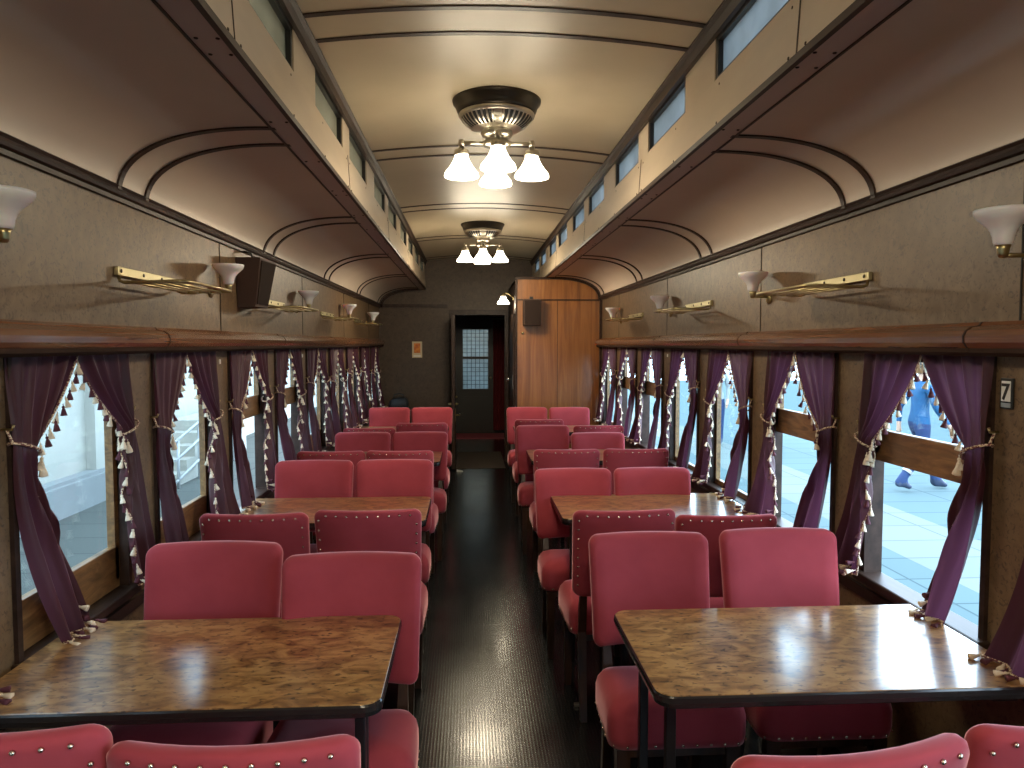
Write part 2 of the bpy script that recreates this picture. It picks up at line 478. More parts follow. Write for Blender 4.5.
RAISED = {('L', 2), ('L', 3), ('R', 0), ('R', 1), ('R', 4), ('R', 5), ('R', -1)}
def side_windows():
    for S, sx, kend in (('L', -1, 8), ('R', 1, 6)):
        for k in range(K0 + 2, kend + 1):
            yc = win_y(k); y0 = yc - .33; y1 = yc + .33
            if y0 < YB: continue
            w = tag(empty(wname()), kind='structure')
            x = lambda q: sx * (W + q)
            f = MB()
            f.box(x(-.012), x(.055), y0, y0 + .022, .755, 1.565, 0)
            f.box(x(-.012), x(.055), y1 - .022, y1, .755, 1.565, 0)
            f.box(x(.0), x(.055), y0, y1, 1.54, 1.565, 0)
            f.build('window_frame', 'wood_dark', w)
            s_ = MB(); s_.box(x(-.038), x(.055), y0 - .015, y1 + .015, .725, .757, 0, .006)
            s_.build('window_sill', 'wood_dark', w)
            raised = (S, k) in RAISED
            zr = (1.175 if S == 'R' else 1.19) if raised else .757
            r = MB()
            r.box(x(.020), x(.046), y0 + .022, y1 - .022, zr, zr + (.115 if raised else .145 if S == 'L' else .03), 0, .004)
            r.box(x(.020), x(.046), y0 + .022, y0 + .05, zr + .03, 1.545, 0)
            r.box(x(.020), x(.046), y1 - .05, y1 - .022, zr + .03, 1.545, 0)
            r.build('sash', 'wood_mid', w)
            MB().box(x(.031), x(.035), y0 + .05, y1 - .05, zr + (.115 if raised else .145 if S == 'L' else .03), 1.545).build('pane', 'glass', w)

def trims():
    n = [0]
    def tn():
        n[0] += 1; return 'trim_%d' % n[0]
    for sx, ye in ((-1, YE), (1, YP)):
        x = lambda d: sx * (W - d)
        # deep moulded ledge over the windows
        pr = [(0, 1.662), (.02, 1.662), (.028, 1.652), (.052, 1.648), (.066, 1.638), (.074, 1.622), (.073, 1.604), (.064, 1.592), (.060, 1.588), (.062, 1.576), (.050, 1.566), (0, 1.566)]
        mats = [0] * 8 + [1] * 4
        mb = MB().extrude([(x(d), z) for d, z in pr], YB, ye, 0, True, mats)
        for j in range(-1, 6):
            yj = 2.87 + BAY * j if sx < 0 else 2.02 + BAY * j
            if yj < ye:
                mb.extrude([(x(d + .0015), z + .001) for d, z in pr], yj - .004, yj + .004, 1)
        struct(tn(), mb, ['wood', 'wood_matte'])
        pr = [(0, 2.085), (.014, 2.085), (.016, 2.098), (.030, 2.102), (.034, 2.112), (.024, 2.124), (.030, 2.132), (.016, 2.142), (0, 2.145)]
        struct(tn(), MB().extrude([(x(d), z) for d, z in pr], YB, ye), 'wood_dark')
    # across the end wall and round the doorway
    mb = MB(); mb.box(-W, -.42, YE - .02, YE, 2.085, 2.13); struct(tn(), mb, 'wood_dark')
    cp = cove_profile()
    mb = MB()
    pr = [(-x, z) for x, z in cp]
    mb.extrude(pr + [(-(x - .03), z - .03) for x, z in reversed(cp)], YE - .02, YE); struct(tn(), mb, 'wood_dark')
    mb = MB()
    mb.box(-.40, -.325, YE - .025, YE + .02, 0, 2.06); mb.box(.345, .392, YE - .025, YE + .02, 0, 2.06); mb.box(-.325, .345, YE - .025, YE + .02, 1.99, 2.06)
    struct(tn(), mb, 'wood_dark')
    # dado rail under the sills
    for sx, ye in ((-1, YE), (1, YP)):
        mb = MB(); mb.box(sx * W, sx * (W - .015), YB, ye, .66, .70); mb.box(sx * W, sx * (W - .02), YB, ye, 0, .12)
        tag(mb.build('baseboard_left' if sx < 0 else 'baseboard_right', 'wood_dark'), kind='structure')
    # narrow dark strips edging the compartment front
    mb = MB()
    pr = [(x, z) for x, z in cp]
    mb.extrude(pr + [(x - .022, z - .024) for x, z in reversed(cp)], YP - .02, YP - .001)
    mb.box(.385, XBO, YP - .02, YP - .001, ZB - .022, ZB + .004)
    mb.box(.385, W - .03, YP - .012, YP - .001, 2.078, 2.092)
    mb.box(.375, .397, YP - .012, YP + .02, 0, ZB)
    mb.box(W - .028, W - .001, YP - .02, YP - .001, 0, 2.1)
    mb.box(.397, W - .03, YP - .015, YP - .001, 0, .12)
    struct(tn(), mb, 'wood_dark')

def ends():
    zt = ZC + RISE + .02
    # end wall with doorway
    mb = MB()
    mb.box(-W, -.325, YE, YE + .1, 0, ZC + .06); mb.box(-.325, .345, YE, YE + .1, 1.99, ZC + .06); mb.box(.345, W, YE, YE + .1, 0, ZC + .06)
    struct('wall_end', mb, 'wall_end')
    mb = MB(); mb.box(-W, W, YB - .1, YB, 0, ZC + .06)
    struct('wall_back', mb, 'wall')
    # panelled compartment: front follows the cove
    cp = cove_profile()
    poly = [(.395, 0), (W, 0), (W, 2.08)] + [(x, z) for x, z in cp] + [(.395, ZB)]
    mb = MB()
    n = len(poly); o = 0
    mb.add([(x, YP, z) for x, z in poly] + [(x, YP + .05, z) for x, z in poly], [list(range(n)), [n + i for i in range(n)][::-1]] + [(i, (i + 1) % n, n + (i + 1) % n, n + i) for i in range(n)])
    mb.box(.838, .843, YP - .002, YP + .01, .1, 2.08, 1)
    struct('wall_compartment', mb, ['teak', 'wood_dark'])
    mb = MB(); mb.box(.395, .435, YP + .05, YE, 0, ZB); mb.box(.395, .8, YP + .05, YE, ZB - .03, ZB)
    mb.box(.388, .395, YP + .10, YP + .14, 0.02, 2.3, 1)
    struct('wall_corridor', mb, ['wood_dark', 'chrome'])
    # compartment door on the corridor side
    d = tag(MB().box(.372, .394, YP + .35, YP + 1.05, .01, 1.95, 0, .005).build('door_1', 'wood_dark'), kind='structure')
    MB().lathe([(.006, 0), (.006, .03), (.024, .04), (.028, .055), (.02, .068), (0, .07)], 14, 0, Matrix.Translation((.372, YP + .43, 1.19)) @ Matrix.Rotation(-PI / 2, 4, 'Y')).build('door_knob', 'chrome', d)
    MB().box(.369, .372, YP + .40, YP + .46, 1.08, 1.24).build('door_plate', 'nickel', d)
    # saloon door, folded back along the gangway
    e = empty('door_2', (-.335, 9.98, 0)); tag(e, kind='structure')
    mb = MB(); mb.box(-.022, .022, -.66, 0, .015, 1.97, 0, .004)
    for z0, z1 in ((.12, .85), (1.0, 1.85)):
        mb.box(.022, .026, -.57, -.09, z0, z1, 0); mb.box(-.026, -.022, -.57, -.09, z0, z1, 0)
    mb.build('door_leaf', 'wood_dark', e)
    for s_ in (-1, 1):
        MB().tube([(s_ * .022, -.60, .70), (s_ * .075, -.60, .70), (s_ * .08, -.56, .70), (s_ * .08, -.49, .705)], .010, 8).box(s_ * .022, s_ * .027, -.625, -.575, .62, .78).build('door_handle', 'brass', e)
        MB().lathe([(.016, 0), (.016, .02), (.012, .04), (0, .042)], 10, 0, Matrix.Translation((s_ * .022, -.60, .84)) @ Matrix.Rotation(s_ * PI / 2, 4, 'Y')).build('lock_knob', 'brass', e)
    MB().lathe([(.012, 0), (.012, .02), (0, .03)], 10, 0, Matrix.Translation((.024, -.58, .93)) @ Matrix.Rotation(PI / 2, 4, 'Y')).build('door_catch', 'brass', e)
    # vestibule
    mb = MB(); mb.box(-.6, .9, YE + .1, 13.5, -.08, 0); tag(mb.build('floor_vestibule', 'floor'), kind='structure')
    mb = MB(); mb.box(-.6, -.5, YE + .1, 13.5, 0, 2.25); tag(mb.build('wall_vestibule_left', 'dark_paint'), kind='structure')
    mb = MB(); mb.box(.62, .72, YE + .1, 13.5, 0, 2.25); tag(mb.build('wall_vestibule_right', 'dark_paint'), kind='structure')
    mb = MB(); mb.box(-.6, .72, YE + .1, 13.5, 2.2, 2.3); tag(mb.build('ceiling_vestibule', 'dark_paint'), kind='structure')
    # outer door with leaded lights
    YD = 13.2
    mb = MB()
    mb.box(-.5, -.42, YD, YD + .1, 0, 2.2); mb.box(.28, .62, YD, YD + .1, 0, 2.2); mb.box(-.42, .28, YD, YD + .1, 1.97, 2.2)
    struct('wall_outer', mb, 'dark_paint')
    d = tag(empty('door_3', (0, YD, 0)), kind='structure')
    mb = MB(); x0, x1 = -.245, .205
    mb.box(-.42, x0, .01, .055, 0, 1.97); mb.box(x1, .28, .01, .055, 0, 1.97); mb.box(x0, x1, .01, .055, 1.86, 1.97); mb.box(x0, x1, .01, .055, 0, .80); mb.box(x0, x1, .005, .055, 1.335, 1.375)
    mb.box(x0 + .02, x1 - .02, .004, .012, .12, .66)
    mb.box(x0 - .025, x1 + .025, -.01, .02, .765, .80)
    mb.build('door_leaf', 'dark_paint', d)
    for z0, z1 in ((.80, 1.335), (1.375, 1.86)):
        g = MB().box(x0, x1, .03, .034, z0, z1).build('pane', 'lead_glass', d)
        l = MB()
        for i in range(1, 6): l.box(x0 + (x1 - x0) * i / 6 - .005, x0 + (x1 - x0) * i / 6 + .005, .022, .03, z0, z1)
        for i in range(1, 7): l.box(x0, x1, .022, .03, z0 + (z1 - z0) * i / 7 - .004, z0 + (z1 - z0) * i / 7 + .004)
        l.build('lead_lattice', 'ink', g)
    MB().lathe([(.01, 0), (.01, .03), (.024, .045), (.018, .06), (0, .062)], 12, 0, Matrix.Translation((.245, .01, 1.0)) @ Matrix.Rotation(PI / 2, 4, 'X')).build('door_knob', 'brass', d)

floor_ceiling(); clerestory_windows(); side_windows(); trims(); ends()

# ------------------------------------------------------------------ chairs
def rrect(hx, hz, r, n=6):
    pts = []
    for cx, cz, a0 in ((hx - r, hz - r, 0), (-(hx - r), hz - r, PI / 2), (-(hx - r), -(hz - r), PI), (hx - r, -(hz - r), 1.5 * PI)):
        for i in range(n + 1):
            a = a0 + PI / 2 * i / n
            pts.append((cx + r * math.cos(a), cz + r * math.sin(a)))
    # densify the straight runs
    out = []
    N = len(pts)
    for i in range(N):
        p, q = pts[i], pts[(i + 1) % N]; out.append(p)
        L = math.hypot(q[0] - p[0], q[1] - p[1])
        m = int(L / .05)
        for j in range(1, m): out.append((p[0] + (q[0] - p[0]) * j / m, p[1] + (q[1] - p[1]) * j / m))
    return out

def pad(hx, hz, r, layers, dome_front=.012, dome_rear=.0):
    """puffy slab: outline in (a, b), depth along c; layers = (inset, depth); closed by concentric rings"""
    base = rrect(hx, hz, r); n = len(base)
    rings = []
    def ring(inset, d):
        return [((1 - inset / hx) * a, (1 - inset / hz) * b, d) for a, b in base]
    for s_ in (.35, .6, .8): rings.append([(a * s_ * (1 - layers[0][0] / hx), b * s_ * (1 - layers[0][0] / hz), layers[0][1] - dome_rear * (1 - s_ * s_)) for a, b in base])
    for ins, d in layers: rings.append(ring(ins, d))
    for s_ in (.8, .6, .35): rings.append([(a * s_ * (1 - layers[-1][0] / hx), b * s_ * (1 - layers[-1][0] / hz), layers[-1][1] + dome_front * (1 - s_ * s_)) for a, b in base])
    vs = [p for r_ in rings for p in r_]
    fs = []
    for i in range(len(rings) - 1):
        for k in range(n):
            k2 = (k + 1) % n
            fs.append((i * n + k, i * n + k2, (i + 1) * n + k2, (i + 1) * n + k))
    c0 = len(vs); vs.append((0, 0, layers[0][1] - dome_rear)); c1 = len(vs); vs.append((0, 0, layers[-1][1] + dome_front))
    L = (len(rings) - 1) * n
    for k in range(n):
        k2 = (k + 1) % n
        fs.append((c0, k2, k)); fs.append((c1, L + k, L + k2))
    return vs, fs, base

HX, BZ0, BZ1 = .216, .555, .945
def bend(x, y, z):
    """chair back: hollow to the sitter, leaning backwards, a touch wider at the top"""
    t = (z - BZ0) / (BZ1 - BZ0)
    x2 = x * (.955 + .045 * t)
    y2 = y - .040 * (1 - (x / HX) ** 2) - .055 * t - .015 * t * t
    return (x2, y2, z)

NAIL = []
def make_chair(single_nails):
    t = empty('dining_chair')
    # seat
    vs, fs, base = pad(.215, .170, .05, [(.03, .365), (.004, .372), (0, .40), (0, .455), (.006, .482), (.022, .506), (.05, .519)], .016)
    vs = [(x * (1.0 + .03 * (y / .2)), y - .02, z + .010 * (y / .2) - .012 * max(0, y / .2) ** 3) for x, y, z in vs]
    s_ = MB().add(vs, fs, 0, True).build('seat', 'velvet', t)
    nb = MB()
    for a, b in base_points(base, .042):
        if b > -.15: nb.lathe([(.0055, 0), (.004, .003), (0, .0042)], 6, 0, Matrix.Translation((a * (1 + .03 * b / .2), b - .02, .385)) @ Matrix.Rotation(math.atan2(b, a) if abs(a) < .2 and abs(b) < .155 else (0 if a > .19 else PI if a < -.19 else PI / 2), 4, 'Z') @ Matrix.Rotation(PI / 2, 4, 'Y'))
    nb.build('nail_trim', 'nail', s_)
    # back
    hz = (BZ1 - BZ0) / 2; zc = (BZ1 + BZ0) / 2
    vs, fs, base = pad(HX, hz, .034, [(.026, 0), (.006, .004), (0, .014), (0, .034), (.006, .048), (.020, .058)], .006, .002)
    yb = -.232
    v2 = [bend(a, yb + d, zc + b) for a, b, d in vs]
    bk = MB().add(v2, fs, 0, True).build('backrest', 'velvet', t)
    nb = MB()
    sc = (1 - .019 / HX)
    pts = base_points([(a * sc, b * (1 - .019 / hz)) for a, b in base], .042)
    for a, b in pts:
        if b < -hz + .05: continue
        p = Vector(bend(a, yb, zc + b))
        mt = Matrix.Translation(p) @ Matrix.Rotation(PI / 2 + .2, 4, 'X')
        if single_nails:
            if not NAIL:
                o = MB().lathe([(.0058, -.001), (.0042, .0035), (0, .005)], 8).build('nail_head', 'nail'); NAIL.append(o.data); bpy.data.objects.remove(o)
            o = bpy.data.objects.new('nail_head', NAIL[0]); COL.objects.link(o); o.parent = bk; o.matrix_local = mt
        else: nb.lathe([(.0058, -.001), (.0042, .0035), (0, .005)], 6, 0, mt)
    if not single_nails: nb.build('nail_trim', 'nail', bk)
    # legs
    for sx in (-1, 1):
        f = MB(); x = sx * .172; y = .112
        f.add([(x + a * q, y + b * q, z) for z, q in ((.368, .022), (.0, .014)) for a, b in ((-1, -1), (1, -1), (1, 1), (-1, 1))], [(0, 1, 2, 3), (7, 6, 5, 4)] + [(i, i + 4, (i + 1) % 4 + 4, (i + 1) % 4) for i in range(4)])
        f.build('leg', 'leg', t)
        r = MB()
        path = [(.0, -.235, .014), (.20, -.195, .017), (.38, -.178, .018), (.50, -.200, .016), (.60, -.229, .012)]
        x = sx * .160
        r.add([(x + a * q, y + b * q, z) for z, y, q in path for a, b in ((-1, -1), (1, -1), (1, 1), (-1, 1))],
              [(0, 1, 2, 3), tuple(4 * 4 + i for i in (3, 2, 1, 0))] + [(4 * j + i, 4 * j + i + 4, 4 * j + (i + 1) % 4 + 4, 4 * j + (i + 1) % 4) for j in range(4) for i in range(4)])
        r.build('leg', 'leg', t)
    fr = MB(); fr.box(-.18, .18, -.185, .125, .335, .368, 0, .004)
    fr.build('seat_frame', 'leg', t)
    return t

def base_points(base, step):
    out = []; acc = 0; n = len(base)
    for i in range(n):
        p, q = base[i], base[(i + 1) % n]; L = math.hypot(q[0] - p[0], q[1] - p[1]); s_ = step - acc
        while s_ < L:
            out.append((p[0] + (q[0] - p[0]) * s_ / L, p[1] + (q[1] - p[1]) * s_ / L)); s_ += step
        acc = (acc + L) % step
    return out

chair0 = make_chair(False); chair1 = make_chair(True); used = set()
def place_chair(x, y, far, label, group, rz=0., zs=1., near=False):
    src = chair1 if near else chair0
    c = src if src.name not in used else copy_tree(src)
    used.add(src.name)
    c.location = (x, y, 0); c.rotation_euler = (0, 0, (PI if far else 0) + rz); c.scale = (1, 1, zs)
    tag(c, label, 'chair', group)

# for every table: near aisle, near window, far aisle, far window = (x, y of the top of the back, height factor)
CH = {'L': [((.545, 1.245, .97), (.972, 1.255, 1), (.500, 2.33, .992), (.960, 2.43, 1.008)),
            ((.547, 2.97, .985), (1.00, 2.97, .975), (.560, 4.19, 1), (1.00, 4.19, 1)),
            ((.572, 4.70, .975), (1.012, 4.70, .975), (.525, 5.84, .96), (.97, 5.84, .96)),
            ((.528, 6.14, 1), (.965, 6.12, .96), (.530, 7.84, .985), (.975, 7.84, .985))],
      'R': [((.472, 1.135, .985), (.968, 1.205, .977), (.506, 2.61, .97), (.987, 2.63, .972)),
            ((.500, 2.97, .97), (.955, 3.00, .935), (.445, 4.09, .955), (.885, 4.09, .955)),
            ((.500, 4.70, .975), (.955, 4.70, .975), (.455, 5.96, .995), (.895, 5.87, .94)),
            ((.480, 6.38, 1), (.96, 6.17, .965), (.475, 7.80, .985), (.925, 7.81, .98))]}
for S, sx in (('L', -1), ('R', 1)):
    wallw = 'left' if S == 'L' else 'right'
    for t in range(4):
        for i, (x, y, zs) in enumerate(CH[S][t]):
            seat = 'aisle' if i % 2 == 0 else 'window'
            if i < 2:
                place_chair(sx * x, y + .31, False, 'crimson studded chair, %s seat, back to us, before %s table on %s wall' % (seat, ORD[t], wallw), 'crimson dining chairs with studded backs to us',
                            {('R', 0, 0): .13, ('L', 0, 0): .0}.get((S, t, i), random.uniform(-.025, .025)), zs, near=True)
            else:
                place_chair(sx * x, y - .295, True, 'crimson chair facing us, %s seat, behind %s table on %s wall' % (seat, ORD[t], wallw), 'crimson dining chairs facing us', random.uniform(-.02, .02), zs)

# ------------------------------------------------------------------ tables
def make_table():
    t = empty('dining_table')      # origin: aisle edge on the floor, extends along +x to the wall
    L, D, T = .972, .58, .036
    def outline(ins, r):
        pts = []
        for cx, cy, a0 in ((L, D / 2, None), (r + ins, D / 2 - ins - r, PI / 2), (r + ins, -D / 2 + ins + r, PI), (L, -D / 2, None)):
            if a0 is None: pts.append((cx, (D / 2 - ins) * (1 if cy > 0 else -1)))
            else:
                for i in range(9):
                    a = a0 + PI / 2 * i / 8; pts.append((cx + r * math.cos(a), cy + r * math.sin(a)))
        return pts
    def slab(layers, r=.045):
        vs = []; fs = []
        for ins, z in layers: vs += [(x, y, z) for x, y in outline(ins, r)]
        n = len(outline(0, r))
        for i in range(len(layers) - 1):
            for k in range(n): fs.append((i * n + k, i * n + (k + 1) % n, (i + 1) * n + (k + 1) % n, (i + 1) * n + k))
        fs.append(list(range(n))[::-1]); fs.append([(len(layers) - 1) * n + k for k in range(n)])
        return vs, fs
    H = .76
    vs, fs = slab([(.004, H - .004), (.004, H), (.005, H + .001)])
    MB().add(vs, fs).build('tabletop', 'table', t)
    vs, fs = slab([(.012, H - T), (.003, H - T + .006), (0, H - T / 2), (.001, H - .006), (.0045, H - .0005), (.009, H - .002)])
    MB().add(vs, fs, 0, False).build('edge_band', 'edge', t)
    for sy in (-1, 1):
        m = MB().box(.055, .081, -.013, .013, 0, H - T, 0, .003)
        m.box(.046, .090, -.017, .017, 0, .006)
        m.build('leg', 'steel', t, (0, sy * .14, 0))
    MB().box(.055, .94, -.012, .012, H - T - .035, H - T, 0, .003).build('under_rail', 'steel', t)
    MB().box(.90, .968, -.20, .20, H - T - .045, H - T, 0, .003).build('wall_bracket', 'steel', t)
    return t
table0 = make_table(); tused = False
TY = [1.985, 3.775, 5.545, 7.28]
for S, sx in (('L', -1), ('R', 1)):
    for t in range(4):
        c = table0 if not tused else copy_tree(table0)
        tused = True
        c.location = (sx * (.342 if S == 'L' else .311) , TY[t], 0)
        c.rotation_euler = (0, 0, 0 if sx > 0 else PI)
        lo = CH[S][t][0][1] + .475; hi = CH[S][t][2][1] - .46      # clear space between the seat fronts
        ya = max(TY[t] - .155, lo); yb = min(TY[t] + .135, hi)
        for q, lg in enumerate(sorted((o for o in c.children if o.name.startswith('leg')), key=lambda o: o.name)):
            lg.location.y = ((ya, yb)[q] - TY[t]) * (1 if sx > 0 else -1)
        tag(c, 'burl topped dining table with black edge, %s from the camera along the %s wall' % (ORD[t], 'left' if sx < 0 else 'right'), 'table', 'burl topped dining tables')

# ------------------------------------------------------------------ curtains
def tassel_mesh(mat):
    mb = MB()
    mb.tube([(0, 0, 0), (0, 0, -.010)], .0018, 5)
    mb.lathe([(0, -.008), (.0045, -.010), (.0055, -.014), (.004, -.018), (.0075, -.026), (.0115, -.040), (.0125, -.046), (0, -.046)], 8)
    o = mb.build('tassel', mat)
    me = o.data; bpy.data.objects.remove(o)
    return me
TS = Matrix.Scale(.78, 4)
TAS = [tassel_mesh('tassel_cream'), tassel_mesh('tassel_plum')]
def lerp(a, b, t): return a + (b - a) * t
def sstep(t):
    t = max(0, min(1, t)); return t * t * (3 - 2 * t)

def curtain(S, sx, k, nearer, label, ztie=1.28, spread=.18, tiew=.080, bottom=.775, out=.055, outer_bot=.0, apex=.335, zap=None, rnd=None, detail=True):
    """one panel hung behind the ledge, gathered to its outer edge by a cord"""
    R = random.Random(rnd)
    yc = win_y(k); y0 = yc - .335 if nearer else yc + .335; dy = 1 if nearer else -1
    ztop = 1.568
    ph = R.uniform(0, 6.28); nf = R.uniform(3.4, 4.3)
    def edges(z):
        if z >= ztie:
            t = (ztop - z) / (ztop - ztie)
            inner = lerp(apex, tiew, t ** 1.08 if t > 0 else 0) + .018 * math.sin(PI * t)
            outer = 0.
        else:
            t = (ztie - z) / (ztie - bottom)
            inner = lerp(tiew, spread, sstep(t * .9 + .02) ** .8 if t > 0 else 0)
            outer = lerp(.0, max(outer_bot, -.18), t ** 2.2)
        return outer, inner
    def depth(z):
        if z >= ztie:
            t = (ztop - z) / (ztop - ztie); return lerp(.008, .024, sstep(t))
        t = (ztie - z) / (ztie - bottom); return lerp(.024, out, t ** 1.3)
    def P(s_, z):
        o, i = edges(z)
        wdt = i - o
        squeeze = math.exp(-((z - ztie) / .05) ** 2)
        # folds converge on the tie
        A = lerp(.010, .014, min(1, abs(z - ztie) * 4)) * (1 - .35 * squeeze)
        if z < ztie: A = lerp(A, .018, min(1, (ztie - z) / .35))
        lo = min(1, max(0, (ztie - z) / .3))
        f = math.sin(2 * PI * nf * (1 - .45 * lo) * s_ ** 1.05 + ph + .8 * math.sin(3 * z)) + (.40 - .3 * lo) * math.sin(2 * PI * nf * 2.1 * s_ + ph * 2 + 5 * z) + .3 * math.sin(9 * s_ - 7 * z + ph * 3)
        if nearer and z < ztie and s_ > .82:
            g = sstep((ztie - z) / .10) * (s_ - .82) / .18
            wdt -= .30 * g * wdt
            A *= 1 - .8 * g
        else: g = 0
        d = depth(z) - .030 * g + A * f + squeeze * .018 * math.sin(PI * s_)
        return Vector((sx * (W - max(d, .006)), y0 + dy * (o + wdt * s_), z))
    NS, NZ = (44, 46) if detail else (30, 26)
    zs = []
    for j in range(NZ + 1):
        t = j / NZ
        zs.append(lerp(ztop, bottom, t))
    vs = [P(i / NS, z) for z in zs for i in range(NS + 1)]
    # scalloped hem
    fs = [(j * (NS + 1) + i, j * (NS + 1) + i + 1, (j + 1) * (NS + 1) + i + 1, (j + 1) * (NS + 1) + i) for j in range(NZ) for i in range(NS)]
    root = MB().add(vs, fs, 0, True).build('curtain', 'curtain', None, None, False)
    tag(root, label, 'curtain', 'plum curtains tied back at the windows')
    # fringe cord along the leading edge and the hem
    pts = [P(1.0, z) + Vector((-sx * .003, 0, 0)) for z in zs]
    hem = [P(i / 14, zs[-1]) + Vector((-sx * .004, 0, 0)) for i in range(14, -1, -1)]
    fr = MB().tube(pts + hem[1:], .0035, 6).build('fringe', 'cord', root)
    # tassels
    path = pts + hem[1:]
    acc = 0; n = 0; step = .031
    spots = []
    for a, b in zip(path, path[1:]):
        L = (b - a).length; s_ = step - acc
        while s_ < L:
            spots.append(a.lerp(b, s_ / L)); s_ += step
        acc = (acc + L) % step
    for q, p in enumerate(spots):
        hemt = abs(p.z - zs[-1]) < .004
        M_ = Matrix.Translation(p + Vector((-sx * .004 * (1 + q % 2), dy * (.008 if not hemt else 0), 0))) @ Matrix.Rotation(R.uniform(-.25, .25), 4, 'X') @ Matrix.Rotation(R.uniform(-.3, .3), 4, 'Y')
        if hemt or p.z < .83:   # lies over the sill or table edge
            M_ = Matrix.Translation(p + Vector((-sx * .006, 0, .006))) @ Matrix.Rotation(sx * R.uniform(1.15, 1.45), 4, 'Y') @ Matrix.Rotation(R.uniform(-.6, .6), 4, 'X')
        M_ = M_ @ TS
        if True:
            o = bpy.data.objects.new('tassel', TAS[q % 2]); COL.objects.link(o); o.parent = fr; o.matrix_local = M_
    # tie-back cord with its own tassels and a wall hook
    cpt = []
    o, i = edges(ztie)
    c = Vector((sx * (W - .026), y0 + dy * (o + i) / 2, ztie)); hw = (i - o) / 2 + .012
    for a in range(13):
        th = PI * 2 * a / 12
        cpt.append(c + Vector((-sx * .030 * math.cos(th), dy * hw * math.sin(th), .020 * (1 - math.sin(th)) - .02)))
    tb = MB().tube(cpt[:-1], .0040, 6, closed=True)
    hook = Vector((sx * (W - .012), y0 - dy * .012, ztie + .055))
    tb.tube([cpt[9], hook], .0036, 6)
    tbo = tb.build('tieback', 'cord', root)
    hk = MB().tube([hook + Vector((sx * .012, 0, 0)), hook + Vector((-sx * .014, 0, 0)), hook + Vector((-sx * .018, 0, .012))], .004, 6).build('tieback_hook', 'brass', root)
    for q in range(2):
        o_ = bpy.data.objects.new('tassel', TAS[0]); COL.objects.link(o_); o_.parent = tbo
        o_.matrix_local = Matrix.Translation(cpt[3] + Vector((-sx * (.012 + .006 * q), dy * (.004 - .012 * q), -.004 - .014 * q))) @ Matrix.Rotation(R.uniform(-.3, .3), 4, 'X') @ Matrix.Scale(1.0, 4)
    return root

CP = {  # (side, window, nearer?) -> shape
    ('L', 0, True): dict(ztie=1.325, spread=.33, outer_bot=.12, bottom=.764, out=.055),
    ('L', 0, False): dict(ztie=1.315, spread=.13, outer_bot=-.06, bottom=.79),
    ('L', 1, True): dict(ztie=1.27, spread=.19, outer_bot=.01, bottom=.76),
    ('L', 1, False): dict(ztie=1.27, spread=.24, outer_bot=-.15, bottom=.765),
    ('L', 2, True): dict(ztie=1.26, spread=.20, outer_bot=.02, bottom=.77),
    ('L', 2, False): dict(ztie=1.29, spread=.17, outer_bot=-.05, bottom=.77),
    ('L', 3, False): dict(ztie=1.26, spread=.24, outer_bot=-.12),
    ('L', 7, False): dict(ztie=1.02, spread=.05, out=.09, outer_bot=-.25, bottom=.80),
    ('R', 0, True): dict(ztie=1.30, spread=.27, outer_bot=.10, bottom=.764, out=.055),
    ('R', 0, False): dict(ztie=1.25, spread=.10, outer_bot=-.14, bottom=.77),
    ('R', 1, True): dict(ztie=1.25, spread=.28, outer_bot=.08, bottom=.74),
    ('R', 1, False): dict(ztie=1.24, spread=.22, outer_bot=-.28, bottom=.765, out=.075),
    ('R', 2, True): dict(ztie=1.26, spread=.32, outer_bot=.06, bottom=.77),
    ('R', 2, False): dict(ztie=1.26, spread=.12, outer_bot=-.26, bottom=.77),
    ('L', -1, False): dict(ztie=1.30, spread=.16, out=.06, outer_bot=-.06, bottom=.766),
    ('R', -1, False): dict(ztie=1.28, spread=.15, out=.085, outer_bot=-.10, bottom=.766),
}
def curtains():
    rr = random.Random(3)
    for S, sx, ks in (('L', -1, range(-1, 9)), ('R', 1, range(-1, 7))):
        for k in ks:
            for nearer in (True, False):
                if k == -1 and nearer: continue
                d = dict(ztie=1.26 + rr.uniform(-.04, .05), spread=(.28 if nearer else .17) + rr.uniform(-.05, .05), out=.055 + rr.uniform(-.005, .02), outer_bot=(.06 if nearer else -.14) + rr.uniform(-.04, .04))
                d.update(CP.get((S, k, nearer), {}))
                side = 'left' if S == 'L' else 'right'
                if k == -1: lab = 'plum curtain at the very %s edge of the photo, resting on the nearest table' % side
                else: lab = 'plum tied-back curtain, %s half of the %s full window from the camera, %s wall' % ('nearer' if nearer else 'farther', ORD[k], side)
                curtain(S, sx, k, nearer, lab, rnd=k * 7 + sx * 3 + nearer, detail=(k <= 3), **d)
curtains()

